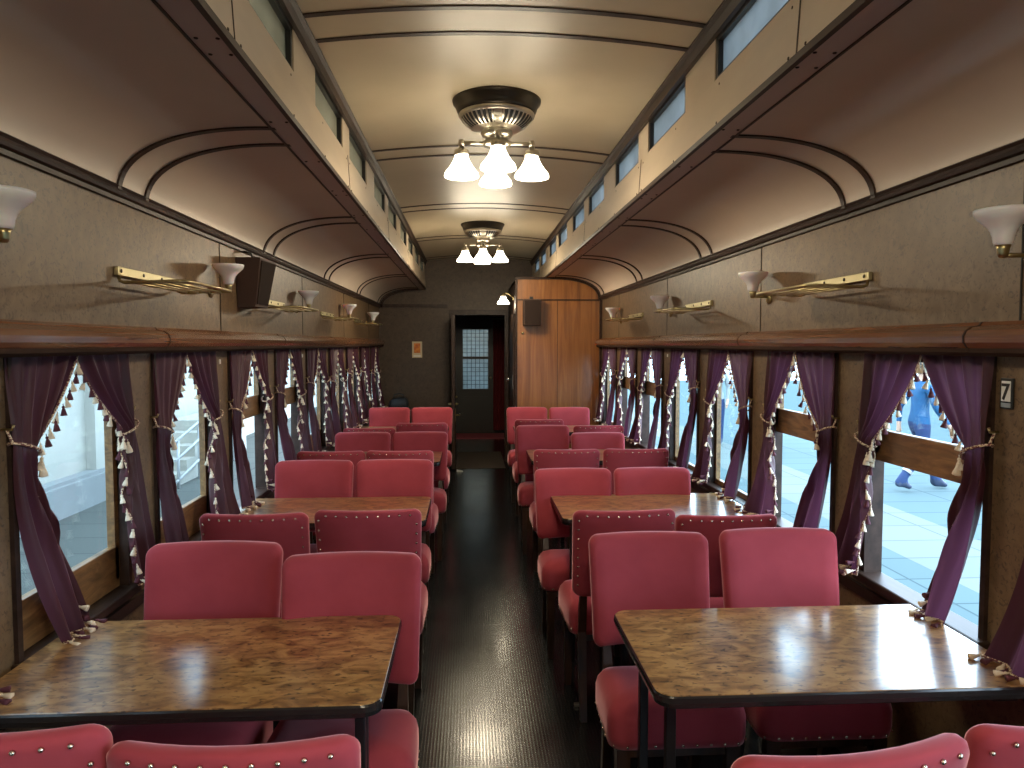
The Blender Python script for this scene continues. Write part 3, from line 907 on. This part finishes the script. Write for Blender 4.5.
# ------------------------------------------------------------------ chandeliers
def make_chandelier():
    t = empty('ceiling_chandelier')     # origin on the vault
    MB().lathe([(.0, .012), (.205, .012), (.212, .0), (.208, -.018), (.196, -.028), (.192, -.045), (.184, -.062), (.172, -.066), (0, -.066)], 48).build('ceiling_rose', 'bronze', t)
    # pierced bowl
    m = MB(); n = 40
    prof = [(.178, -.064), (.182, -.072), (.178, -.080), (.170, -.086), (.150, -.112), (.118, -.132), (.085, -.142), (.06, -.146), (0, -.146)]
    m.lathe(prof[:4], 48, 0, caps=False); m.lathe(prof[5:], 48, 0, caps=False)
    m.lathe([(.160, -.084), (.140, -.108), (.112, -.126), (0, -.128)], 32, 1, caps=False)
    for i in range(n):
        a = 2 * PI * i / n
        if i % 10 == 0: hw = .020
        else: hw = .0048
        pts = [(.171, -.085), (.163, -.098), (.150, -.112), (.134, -.124), (.116, -.133)]
        vs = []
        for r, z in pts:
            s_ = r / .171
            for q in (-1, 1):
                x, y = r, q * hw * s_
                vs.append((x * math.cos(a) - y * math.sin(a), x * math.sin(a) + y * math.cos(a), z))
        m.add(vs, [(2 * j, 2 * j + 1, 2 * j + 3, 2 * j + 2) for j in range(4)], 0, True)
    m.build('pierced_bowl', ['nickel', 'ink'], t)
    MB().lathe([(.074, -.144), (.076, -.152), (.070, -.168), (.058, -.172), (.052, -.180), (.050, -.188), (.066, -.192), (.068, -.206), (.060, -.216), (.030, -.224), (.010, -.238), (0, -.24)], 32).build('hub', 'nickel', t)
    for i in range(4):
        a = PI / 2 * i
        Rm = Matrix.Rotation(a, 4, 'Z')
        arm = MB().tube([(.05, 0, -.198), (.168, 0, -.198)], .0085, 10, M_=Rm)
        arm.lathe([(.0, .016), (.012, .014), (.014, 0), (.014, -.014), (0, -.016)], 12, 0, Rm @ Matrix.Translation((.168, 0, -.198)))
        arm = arm.build('arm', 'nickel', t)
        T = Rm @ Matrix.Translation((.168, 0, -.198))
        MB().lathe([(.012, -.014), (.014, -.026), (.033, -.034), (.036, -.052), (.034, -.060), (0, -.060)], 20, 0, T).build('shade_holder', 'nickel', arm)
        sh = [(.031, -.052), (.032, -.064), (.038, -.082), (.050, -.104), (.067, -.127), (.078, -.140), (.082, -.154), (.081, -.160), (.078, -.160), (.075, -.142), (.064, -.127), (.047, -.104), (.035, -.082), (.029, -.064)]
        MB().lathe(sh, 28, 0, T, caps=False).build('shade', 'lit', arm)
        MB().lathe([(0, -.064), (.012, -.066), (.013, -.082), (.026, -.104), (.028, -.118), (.020, -.134), (0, -.142)], 16, 0, T).build('bulb', 'bulb', arm)
    return t
LAMPS = [3.58, 7.2, -.04]  # the last one is unseen, added to light the foreground
ch = make_chandelier()
zl = ZC + RISE
names = ['bronze ceiling chandelier with four lit bell shades, the nearer and larger one', 'bronze ceiling chandelier with four lit bell shades, farther, near the end wall', 'bronze ceiling chandelier directly above the camera, out of the picture']
for i, y in enumerate(LAMPS):
    c = ch if i == 0 else copy_tree(ch)
    c.location = (0, y, zl)
    tag(c, names[i], 'chandelier', 'ceiling chandeliers with bell shades')
    for q in range(4):
        a = PI / 2 * q
        ld = bpy.data.lights.new('lamp_glow', 'POINT'); ld.energy = 6.4; ld.color = (1., .86, .62); ld.shadow_soft_size = .05
        lo = bpy.data.objects.new('lamp_glow', ld); COL.objects.link(lo)
        lo.parent = c; lo.location = (.168 * math.cos(a), .168 * math.sin(a), -.198 - .185)

# wall lamp on the corridor side of the compartment
t = thing('wall_lamp', 'small lit white bell shade on a wall arm at the edge of the wood compartment', 'lamp', (.395, 8.75, 2.14))
MB().lathe([(0, 0), (.03, 0), (.032, .008), (.02, .014), (0, .016)], 16, 0, Matrix.Rotation(-PI / 2, 4, 'Y')).build('backplate', 'brass', t)
MB().tube([(-.01, 0, 0), (-.06, 0, .05), (-.10, 0, .06), (-.125, 0, .045)], .007, 8).build('arm', 'brass', t)
T = Matrix.Translation((-.125, 0, .06))
MB().lathe([(.012, -.01), (.026, -.02), (.03, -.04), (0, -.04)], 14, 0, T).build('shade_holder', 'brass', t)
MB().lathe([(.028, -.036), (.032, -.055), (.046, -.08), (.068, -.108), (.074, -.128), (.070, -.128), (.062, -.106), (.042, -.08), (.028, -.055)], 22, 0, T, caps=False).build('shade', 'lit', t)
ld = bpy.data.lights.new('lamp_glow', 'POINT'); ld.energy = 4; ld.color = (1., .86, .62); ld.shadow_soft_size = .04
lo = bpy.data.objects.new('lamp_glow', ld); COL.objects.link(lo); lo.parent = t; lo.location = (-.125, 0, -.085)

# ------------------------------------------------------------------ wall sconces
def make_sconce():
    t = empty('wall_sconce')      # origin on the wall, +x into the room
    MB().lathe([(0, 0), (.026, 0), (.028, .006), (.018, .014), (0, .015)], 16, 0, Matrix.Translation((0, 0, -.03)) @ Matrix.Rotation(PI / 2, 4, 'Y')).build('backplate', 'brass', t)
    MB().tube([(.01, 0, -.022), (.085, 0, -.022)], .006, 8).lathe([(0, -.030), (.010, -.028), (.014, -.018), (.015, -.006), (.018, .004), (0, .005)], 16, 0, Matrix.Translation((.085, 0, 0))).build('holder', 'brass', t)
    pr = [(0, .004), (.021, .004), (.024, .012), (.026, .026), (.031, .040), (.041, .054), (.055, .067), (.065, .077), (.070, .088), (.0705, .096), (.067, .096), (.063, .084), (.050, .069), (.034, .052), (.022, .032), (.0, .020)]
    MB().lathe(pr, 32, 0, Matrix.Translation((.085, 0, 0)), caps=False).build('shade', 'opal', t)
    return t
sc = make_sconce(); first = True
for S, sx, ys in (('L', -1, [1.86, 3.53, 5.26, 7.00, 8.75]), ('R', 1, [1.86, 3.56, 5.33, 7.10])):
    for i, y in enumerate(ys):
        c = sc if first else copy_tree(sc)
        first = False
        c.location = (sx * W, y, 1.872 if sx < 0 else 1.852); c.rotation_euler = (0, 0, 0 if sx < 0 else PI)
        side = 'left' if sx < 0 else 'right'
        lab = 'white glass uplight sconce cut off by the %s edge of the photo' % side if i == 0 else 'white glass uplight sconce, %s from the camera along the %s wall' % (ORD[i], side)
        tag(c, lab, 'wall lamp', 'white glass uplight sconces')

# ------------------------------------------------------------------ hat racks
def make_rack():
    t = empty('luggage_rack')    # origin at plate middle on the wall, +x into the room, y along it
    h = .265; D = .235
    m = MB().box(0, .016, -h, h, -.012, .018, 0, .002)
    m.build('wall_plate', 'brass_pale', t)
    s_ = MB()
    for y in (-h + .02, -.07, .09, h - .03): s_.lathe([(.007, 0), (.006, .003), (0, .004)], 8, 0, Matrix.Translation((.016, y, .004)) @ Matrix.Rotation(PI / 2, 4, 'Y'))
    s_.build('screws', 'bronze', t)
    # outer hoop drops below the plate and runs out into the room
    pts = [(.010, -h + .012, -.01), (.014, -h + .012, -.030), (.03, -h + .012, -.036), (D - .03, -h + .012, -.030), (D - .008, -h + .02, -.030), (D, -h + .045, -.030),
           (D, h - .045, -.030), (D - .008, h - .02, -.030), (D - .03, h - .012, -.030), (.03, h - .012, -.036), (.014, h - .012, -.030), (.010, h - .012, -.01)]
    MB().tube(pts, .0058, 8).build('hoop', 'brass', t)
    for x in (.05, .095, .14, .185):
        MB().tube([(x, -h + .012, -.034), (x, h - .012, -.034)], .0048, 8).build('rod', 'brass', t)
    return t
rk = make_rack(); first = True
for S, sx, n in (('L', -1, 4), ('R', 1, 3)):
    for i in range(n):
        c = rk if first else copy_tree(rk)
        first = False
        y = (2.86 if sx < 0 else 2.90) + BAY * i * (.985 if sx < 0 else 1.0)
        c.location = (sx * W, y, 1.845); c.rotation_euler = (0, 0, 0 if sx < 0 else PI)
        tag(c, 'small brass luggage rack, %s from the camera, high on the %s wall' % (ORD[i], 'left' if sx < 0 else 'right'), 'luggage rack', 'brass luggage racks')

# ------------------------------------------------------------------ loudspeakers
t = thing('loudspeaker', 'brown wedge loudspeaker on the left wall beside a white sconce', 'speaker', (-W, 4.02, 1.79))
m = MB()
m.add([(0.005, -.10, 0), (.095, -.10, .004), (.105, .10, .004), (.005, .10, 0), (.005, -.12, .255), (.13, -.12, .255), (.15, .13, .255), (.005, .13, .255)],
      [(0, 3, 2, 1), (4, 5, 6, 7), (0, 1, 5, 4), (1, 2, 6, 5), (2, 3, 7, 6), (3, 0, 4, 7)])
m.build('cabinet', 'speaker', t)
gq = []
for e in (.001, .006):
    for u_, v_ in ((.08, .06), (.92, .06), (.92, .94), (.08, .94)):
        lo = Vector((.095, -.10, .004)).lerp(Vector((.105, .10, .004)), u_); hi = Vector((.13, -.12, .255)).lerp(Vector((.15, .13, .255)), u_)
        gq.append(lo.lerp(hi, v_) + Vector((e, 0, 0)))
MB().add(gq, [(0, 3, 2, 1), (4, 5, 6, 7), (0, 1, 5, 4), (1, 2, 6, 5), (2, 3, 7, 6), (3, 0, 4, 7)]).build('grille', 'speaker_grille', t)
MB().tube([(.06, .0, .255), (.05, .0, .29), (.0, .0, .30)], .006, 8).build('bracket', 'steel', t)
t = thing('loudspeaker', 'dark brown loudspeaker hung high on the orange wood partition', 'speaker', (.55, YP, 1.80))
MB().box(-.095, .095, -.15, -.005, 0, .285, 0, .006).build('cabinet', 'speaker', t)
MB().box(-.083, .083, -.156, -.148, .012, .273, 0, .003).build('grille', 'speaker_grille', t)
MB().box(-.02, .02, -.01, 0, .285, .32).build('bracket', 'steel', t)
# small round push button under it
tag(MB().lathe([(0, 0), (.016, 0), (.016, .006), (.008, .008), (.008, .014), (0, .015)], 14, 0, Matrix.Translation((.455, YP, 1.72)) @ Matrix.Rotation(PI / 2, 4, 'X')).build('push_button', 'brass_pale'), 'small round brass push button on the wood partition below the loudspeaker', 'button')

# ------------------------------------------------------------------ number plates and tags
t = thing('number_plate', 'small black framed white plate reading 7 on the right window post', 'sign', (W, 1.935, 1.465))
MB().box(-.006, -.0, -.024, .024, -.042, .042, 0, .002).build('frame', 'ink', t)
MB().box(-.008, -.005, -.017, .017, -.022, .034, 0, .001).build('plate', 'white', t)
cu = bpy.data.curves.new('numeral', 'FONT'); cu.body = '7'; cu.size = .062; cu.align_x = 'CENTER'; cu.extrude = .0008; cu.offset = .0012
no = bpy.data.objects.new('numeral', cu); COL.objects.link(no); no.parent = t; cu.materials.append(M['ink'])
nm_ = bpy.data.meshes.new_from_object(no.evaluated_get(bpy.context.evaluated_depsgraph_get())); bpy.data.objects.remove(no)
no = bpy.data.objects.new('numeral', nm_); COL.objects.link(no); no.parent = t
no.location = (-.0088, 0, -.016); no.rotation_euler = (PI / 2, 0, -PI / 2)
MB().box(-.007, -.0055, -.018, .018, -.038, -.026).build('label_strip', 'nickel', t)
for (sx, y, z, lab) in ((-1, post_y(1) , 1.515, 'tiny white number tag on the post after the second full left window'), (-1, post_y(3), 1.515, 'tiny white number tag on the post after the fourth full left window'), (1, post_y(3), 1.515, 'tiny white tag on the post between the farther right windows'), (-1, post_y(-1) + .02, 1.50, 'tiny white tag on the post at the far left edge of the photo')):
    o = tag(MB().box(-.002, .002, -.009, .009, -.011, .011, 0, .0005).build('number_tag', 'white'), lab, 'tag', 'tiny white tags on the window posts')
    o.location = (sx * (W - .002), y, z)

# ------------------------------------------------------------------ end wall notice
t = thing('framed_notice', 'small framed card with an orange picture on the brown end wall', 'picture', (-.83, YE, 1.525))
MB().box(-.067, .067, -.012, 0, -.108, .108, 0, .003).build('frame', 'paper', t)
MB().box(-.042, .042, -.015, -.011, -.045, .085).build('print', 'orange', t)
MB().box(-.05, .05, -.014, -.011, -.095, -.075).build('caption_strip', 'white', t)

# sideboard at the left of the end wall
t = thing('sideboard', 'low dark sideboard standing against the end wall behind the last left chairs', 'sideboard', (-.92, YE - .21, 0))
MB().box(-.40, .40, -.17, .17, .06, .71, 0, .004).build('carcass', 'leg', t)
MB().box(-.415, .415, -.19, .185, .71, .742, 0, .006).build('worktop', 'wood_dark', t)
for q in (-1, 1):
    d = MB().box(q * .2 - .185, q * .2 + .185, -.186, -.171, .09, .68, 0, .003).build('door', 'leg', t)
    MB().lathe([(.005, 0), (.005, .012), (.013, .02), (0, .028)], 10, 0, Matrix.Translation((q * .045, -.186, .42)) @ Matrix.Rotation(PI / 2, 4, 'X')).build('knob', 'brass', d)
MB().box(-.38, .38, -.15, .15, 0, .06).build('plinth', 'ink', t)
t = thing('carry_bag', 'dark cloth bag slumped on the sideboard by the end wall', 'bag', (-1.06, YE - .2, .742))
vs, fs, _ = pad(.125, .08, .05, [(.02, 0), (.0, .015), (.0, .07), (.015, .12), (.045, .145)], .012)
MB().add([(x * (1 + .05 * math.sin(9 * z)), y, z + .01 * math.sin(14 * x)) for x, y, z in vs], fs, 0, True).build('bag_body', 'navy', t)
MB().tube([(-.07, 0, .14), (-.06, 0, .19), (0, .01, .205), (.06, 0, .19), (.07, 0, .14)], .008, 8).build('bag_handle', 'navy', t)
o = tag(MB().lathe([(0, 0), (.05, 0), (.075, .012), (.08, .018), (.072, .018), (.05, .008), (0, .007)], 24).build('small_dish', 'white'), 'small pale dish on the sideboard beside the dark bag', 'dish')
o.location = (-.76, YE - .2, .743)
# door wedge on the floor by the open door
o = tag(MB().add([(-.04, -.02, 0), (.04, -.02, 0), (.04, .02, 0), (-.04, .02, 0), (-.04, -.02, .022), (-.04, .02, .022), (.03, -.02, .008), (.03, .02, .008)], [(0, 3, 2, 1), (0, 1, 6, 4), (3, 5, 7, 2), (0, 4, 5, 3), (1, 2, 7, 6), (4, 6, 7, 5)]).build('door_wedge', 'white'), 'white wedge on the black floor beside the open saloon door', 'door wedge')
o.location = (-.255, 9.25, 0.001)
# floor mats and red drape of the vestibule
tag(MB().box(-.31, .33, YE - .55, YE + .9, .001, .008, 0, .003).build('doormat', 'mat'), 'brown mat on the floor in the end doorway', 'mat')
tag(MB().box(-.42, .5, 12.45, 13.15, .001, .012, 0, .004).build('carpet_mat', 'red_carpet'), 'rose red carpet mat before the outer leaded glass door', 'mat')
m = MB(); NS = 40
vs = []
for z in (2.03, 1.4, .7, .08):
    for i in range(NS + 1):
        s_ = i / NS
        vs.append((.29 + .30 * s_, 13.02 + .025 * math.sin(s_ * 38), z))
m.add(vs, [(j * (NS + 1) + i, j * (NS + 1) + i + 1, (j + 1) * (NS + 1) + i + 1, (j + 1) * (NS + 1) + i) for j in range(3) for i in range(NS)], 0, True)
o = tag(m.build('drape', 'red_cloth'), 'dark red drape hanging beside the outer door in the vestibule', 'curtain')
MB().tube([(.27, 13.02, 2.04), (.61, 13.02, 2.04)], .009, 8).build('drape_rod', 'brass', o)

# small brass seat-number box bolted on the floor beside the aisle
o = tag(MB().box(-.02, .02, -.012, .012, 0, .012, 0, .002).build('floor_bracket', 'nickel'), 'small metal bracket on the floor beside the aisle, near the second right table', 'bracket')
o.location = (.345, 3.17, .001)

# ------------------------------------------------------------------ outside
PZ = -.40
def outside():
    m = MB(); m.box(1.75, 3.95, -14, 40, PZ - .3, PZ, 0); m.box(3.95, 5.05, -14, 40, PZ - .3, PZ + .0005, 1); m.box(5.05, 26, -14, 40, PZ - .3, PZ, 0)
    struct('platform_right', m, ['paving', 'pale_band'])
    m = MB(); m.box(-5.2, -1.75, -14, 40, PZ - .3, PZ, 0)
    struct('platform_left', m, ['paving_grey'])
    m = MB(); m.box(-1.75, 1.75, -14, 40, PZ - 1.0, PZ - .9, 0)
    struct('ground_track', m, 'stone_dark')
    # station building on the left
    b = tag(empty('station_building', (-5.0, 0, PZ)), 'pale stone station building beyond the left windows', 'building')
    m = MB(); m.box(-.6, 0, -14, 40, 0, 5.2, 0); m.build('wall', 'stone', b)
    m = MB(); m.box(0, .22, -14, 10.4, 0, .36, 0); m.box(0, .16, -14, 10.4, .36, .40); m.build('plinth', 'stone_dark', b)
    for y in (-4, 3.2, 9.65, 17.2): MB().box(0, .12, y, y + .45, .36, 5.2, 0).build('pilaster', 'stone', b)
    MB().box(-.4, 1.2, -14, 40, 4.6, 4.75, 0).build('added_sky_blocker', 'stone_dark', b)  # unseen overhang, added to keep sky light off the left side
    # steps with rails
    st = tag(empty('entrance_steps', (-4.55, 10.6, PZ)), 'pale stone entrance steps beyond the left windows', 'steps')
    for i in range(5): MB().box(-.32, .32, i * .32, 3.2, i * .16, (i + 1) * .16).build('step', 'stone', st)
    r = tag(empty('handrail', (-4.15, 10.4, PZ)), 'white metal handrail beside the entrance steps, outside the left windows', 'railing')
    for y in (0, .8, 1.6, 2.4): MB().tube([(0, y, 0), (0, y, .68 + y * .22)], .022, 8).build('post', 'rail_paint', r)
    for dz in (.10, .40, .66): MB().tube([(0, -.1, dz), (0, 2.5, dz + .52)], .02, 8).build('rail', 'rail_paint', r)
outside()

# people on the platform
def person(loc, rz, label, legs, top_mat, trousers, bands, arms=0.):
    """standing or striding figure; one skinned surface, clothing by zone"""
    root = tag(empty('person', loc, rz), label, 'person', None)
    J = {}
    J['pelvis'] = (0, 0, .94); J['waist'] = (0, .0, 1.08); J['chest'] = (0, .015, 1.30); J['neck'] = (0, .02, 1.47); J['throat'] = (0, .03, 1.54); J['head'] = (0, .045, 1.63); J['crown'] = (0, .04, 1.73)
    E = [('pelvis', 'waist'), ('waist', 'chest'), ('chest', 'neck'), ('neck', 'throat'), ('throat', 'head'), ('head', 'crown')]
    Rr = {'pelvis': (.155, .11), 'waist': (.14, .10), 'chest': (.165, .11), 'neck': (.085, .07), 'throat': (.055, .055), 'head': (.082, .098), 'crown': (.06, .07)}
    for s_, nm in ((-1, 'l'), (1, 'r')):
        ky, fy, lift = legs[0 if s_ < 0 else 1]
        J['hip' + nm] = (s_ * .10, 0, .88); J['knee' + nm] = (s_ * .105, ky, .49 + lift * .3); J['ank' + nm] = (s_ * .105, fy, .09 + lift); J['toe' + nm] = (s_ * .115, fy + .17, .035 + lift * .4)
        J['heel' + nm] = (s_ * .105, fy - .05, .04 + lift)
        E += [('pelvis', 'hip' + nm), ('hip' + nm, 'knee' + nm), ('knee' + nm, 'ank' + nm), ('ank' + nm, 'toe' + nm), ('ank' + nm, 'heel' + nm)]
        Rr.update({'hip' + nm: (.105, .105), 'knee' + nm: (.072, .072), 'ank' + nm: (.052, .052), 'toe' + nm: (.042, .035), 'heel' + nm: (.042, .04)})
        J['sh' + nm] = (s_ * .185, .01, 1.42); J['el' + nm] = (s_ * .24, -.03 + arms * s_ * .14, 1.14); J['wr' + nm] = (s_ * .235, .06 + arms * s_ * .26, .90); J['hand' + nm] = (s_ * .23, .085 + arms * s_ * .30, .82)
        E += [('chest', 'sh' + nm), ('sh' + nm, 'el' + nm), ('el' + nm, 'wr' + nm), ('wr' + nm, 'hand' + nm)]
        Rr.update({'sh' + nm: (.068, .068), 'el' + nm: (.048, .048), 'wr' + nm: (.032, .032), 'hand' + nm: (.036, .024)})
        for f in range(5):
            a = J['hand' + nm]
            if f == 4:
                J['f%d' % f + nm] = (a[0] - s_ * .012, a[1] + .045, a[2] - .02)
            else:
                J['f%d' % f + nm] = (a[0] - s_ * .010, a[1] + .028 - .019 * f, a[2] - (.085, .095, .09, .072)[f])
            E.append(('hand' + nm, 'f%d' % f + nm)); Rr['f%d' % f + nm] = (.0085, .0085)
    keys = list(J)
    me = bpy.data.meshes.new('body'); me.from_pydata([J[k] for k in keys], [(keys.index(a), keys.index(b)) for a, b in E], [])
    o = bpy.data.objects.new('body', me); COL.objects.link(o)
    sk = o.modifiers.new('skin', 'SKIN'); sk.use_smooth_shade = True
    for i, k in enumerate(keys):
        me.skin_vertices[0].data[i].radius = Rr[k]; me.skin_vertices[0].data[i].use_root = (k == 'pelvis')
    sb = o.modifiers.new('sub', 'SUBSURF'); sb.levels = 2; sb.render_levels = 2
    dg = bpy.context.evaluated_depsgraph_get()
    nm = bpy.data.meshes.new_from_object(o.evaluated_get(dg))
    bpy.data.objects.remove(o)
    nm.materials.clear()
    for q in (trousers, top_mat, 'skin', 'boot', 'hair'): nm.materials.append(M[q])
    for p in nm.polygons:
        c = p.center; p.use_smooth = True
        if c.z > 1.50: mi = 2
        elif c.z < .95 and abs(c.x) > .185 and c.z < .925: mi = 2
        elif c.z > .93 or abs(c.x) > .2: mi = 1
        elif c.z < .13: mi = 3
        else: mi = 0
        p.material_index = mi
    body = bpy.data.objects.new('body', nm); COL.objects.link(body); body.parent = root
    # hair cap, nose, ears
    h = MB().lathe([(0, .125), (.05, .118), (.085, .085), (.098, .04), (.096, .0), (.088, -.03)], 20, 0, Matrix.Translation((0, .028, 1.645)), caps=False).build('hair', 'hair', root)
    fc = MB()
    fc.add([(-.012, .135, 1.61), (.012, .135, 1.61), (0, .158, 1.605), (0, .136, 1.65)], [(0, 1, 2), (0, 2, 3), (1, 3, 2), (0, 3, 1)])
    for s_ in (-1, 1): fc.lathe([(0, -.03), (.014, -.02), (.017, 0), (.012, .022), (0, .03)], 8, 0, Matrix.Translation((s_ * .083, .045, 1.63)) @ Matrix.Scale(.5, 4, (1, 0, 0)))
    fc.build('face', 'skin', root)
    ey = MB()
    for s_ in (-1, 1): ey.lathe([(0, -.008), (.008, 0), (0, .008)], 8, 0, Matrix.Translation((s_ * .03, .132, 1.645)))
    ey.box(-.022, .022, .124, .134, 1.573, 1.579)
    ey.build('eyes', 'ink', root)
    if bands:
        for s_, nme in ((-1, 'l'), (1, 'r')):
            a = Vector(J['knee' + nme]); b_ = Vector(J['ank' + nme])
            for t in (.25, .62):
                c = a.lerp(b_, t); d = (b_ - a).normalized()
                r = lerp(.074, .056, t) + .006
                MB().tube([c - d * .022, c + d * .022], r, 16, cap=False).build('reflective_band', 'reflective', root)
    return root
person((6.0, 9.72, PZ), -PI / 2, 'person in blue workwear with pale reflective leg bands striding along the platform', [(.22, .33, .0), (-.02, -.33, .05)], 'work_cyan', 'work_blue', True, .8)
person((5.6, 13.9, PZ), -.6, 'person in bright blue clothes standing on the platform, seen in the second right window', [(0, 0, 0), (.02, .05, 0)], 'work_cyan', 'work_blue', False, .2)
person((4.75, 14.4, PZ), 2.6, 'person in white shirt and blue trousers on the platform, seen in the third right window', [(0, 0, 0), (.02, .04, 0)], 'shirt', 'work_blue', False, .2)

# ------------------------------------------------------------------ light
w = bpy.data.worlds.new('sky'); scene.world = w; w.use_nodes = True
bg = w.node_tree.nodes['Background']; bg.inputs[0].default_value = (.60, .80, 1.0, 1); bg.inputs[1].default_value = 9.0
def portal(x, y0, y1, z0, z1, sx):
    ld = bpy.data.lights.new('window_portal', 'AREA'); ld.shape = 'RECTANGLE'; ld.size = abs(z1 - z0); ld.size_y = y1 - y0
    ld.cycles.is_portal = True
    o = bpy.data.objects.new('window_portal', ld); COL.objects.link(o)
    o.location = (x, (y0 + y1) / 2, (z0 + z1) / 2); o.rotation_euler = (0, PI / 2 * (1 if sx > 0 else -1), 0)
for sx in (-1, 1):
    portal(sx * (W + .07), YB, YE if sx < 0 else YP, .75, 1.57, sx)

# ------------------------------------------------------------------ camera
cd = bpy.data.cameras.new('camera'); cd.sensor_fit = 'HORIZONTAL'; cd.sensor_width = 36; cd.lens = 740 / 1024 * 36
cam = bpy.data.objects.new('camera', cd); COL.objects.link(cam)
f = 740.; a = (469. - 512) / f; b = (384 - 344.) / f
p = math.atan(b); up = Vector((0, math.cos(p), math.sin(-p)))
yv = Vector((a, b, 1)).normalized()
up = Vector((0, math.cos(p), -math.sin(p)))
xv = up.cross(yv); xv = xv if xv.x > 0 else -xv
# rows = world axes in (right, up, forward) camera coordinates
right = Vector((xv.x, yv.x, up.x)); upw = Vector((xv.y, yv.y, up.y)); fw = Vector((xv.z, yv.z, up.z))
Rm = Matrix((right, upw, -fw)).transposed()
cam.matrix_world = Matrix.Translation((CAMX, 0, 1.6)) @ Rm.to_4x4()
cd.clip_start = .05
scene.camera = cam

scene.view_settings.view_transform = 'Standard'; scene.view_settings.look = 'None'
scene.view_settings.exposure = 0.2; scene.view_settings.gamma = 1.0; scene.view_settings.use_curve_mapping = False
c = scene.cycles
c.use_denoising = True
c.max_bounces = 9; c.diffuse_bounces = 6; c.glossy_bounces = 4; c.transmission_bounces = 6; c.transparent_max_bounces = 12
c.sample_clamp_indirect = 6.0; c.caustics_reflective = False; c.caustics_refractive = False
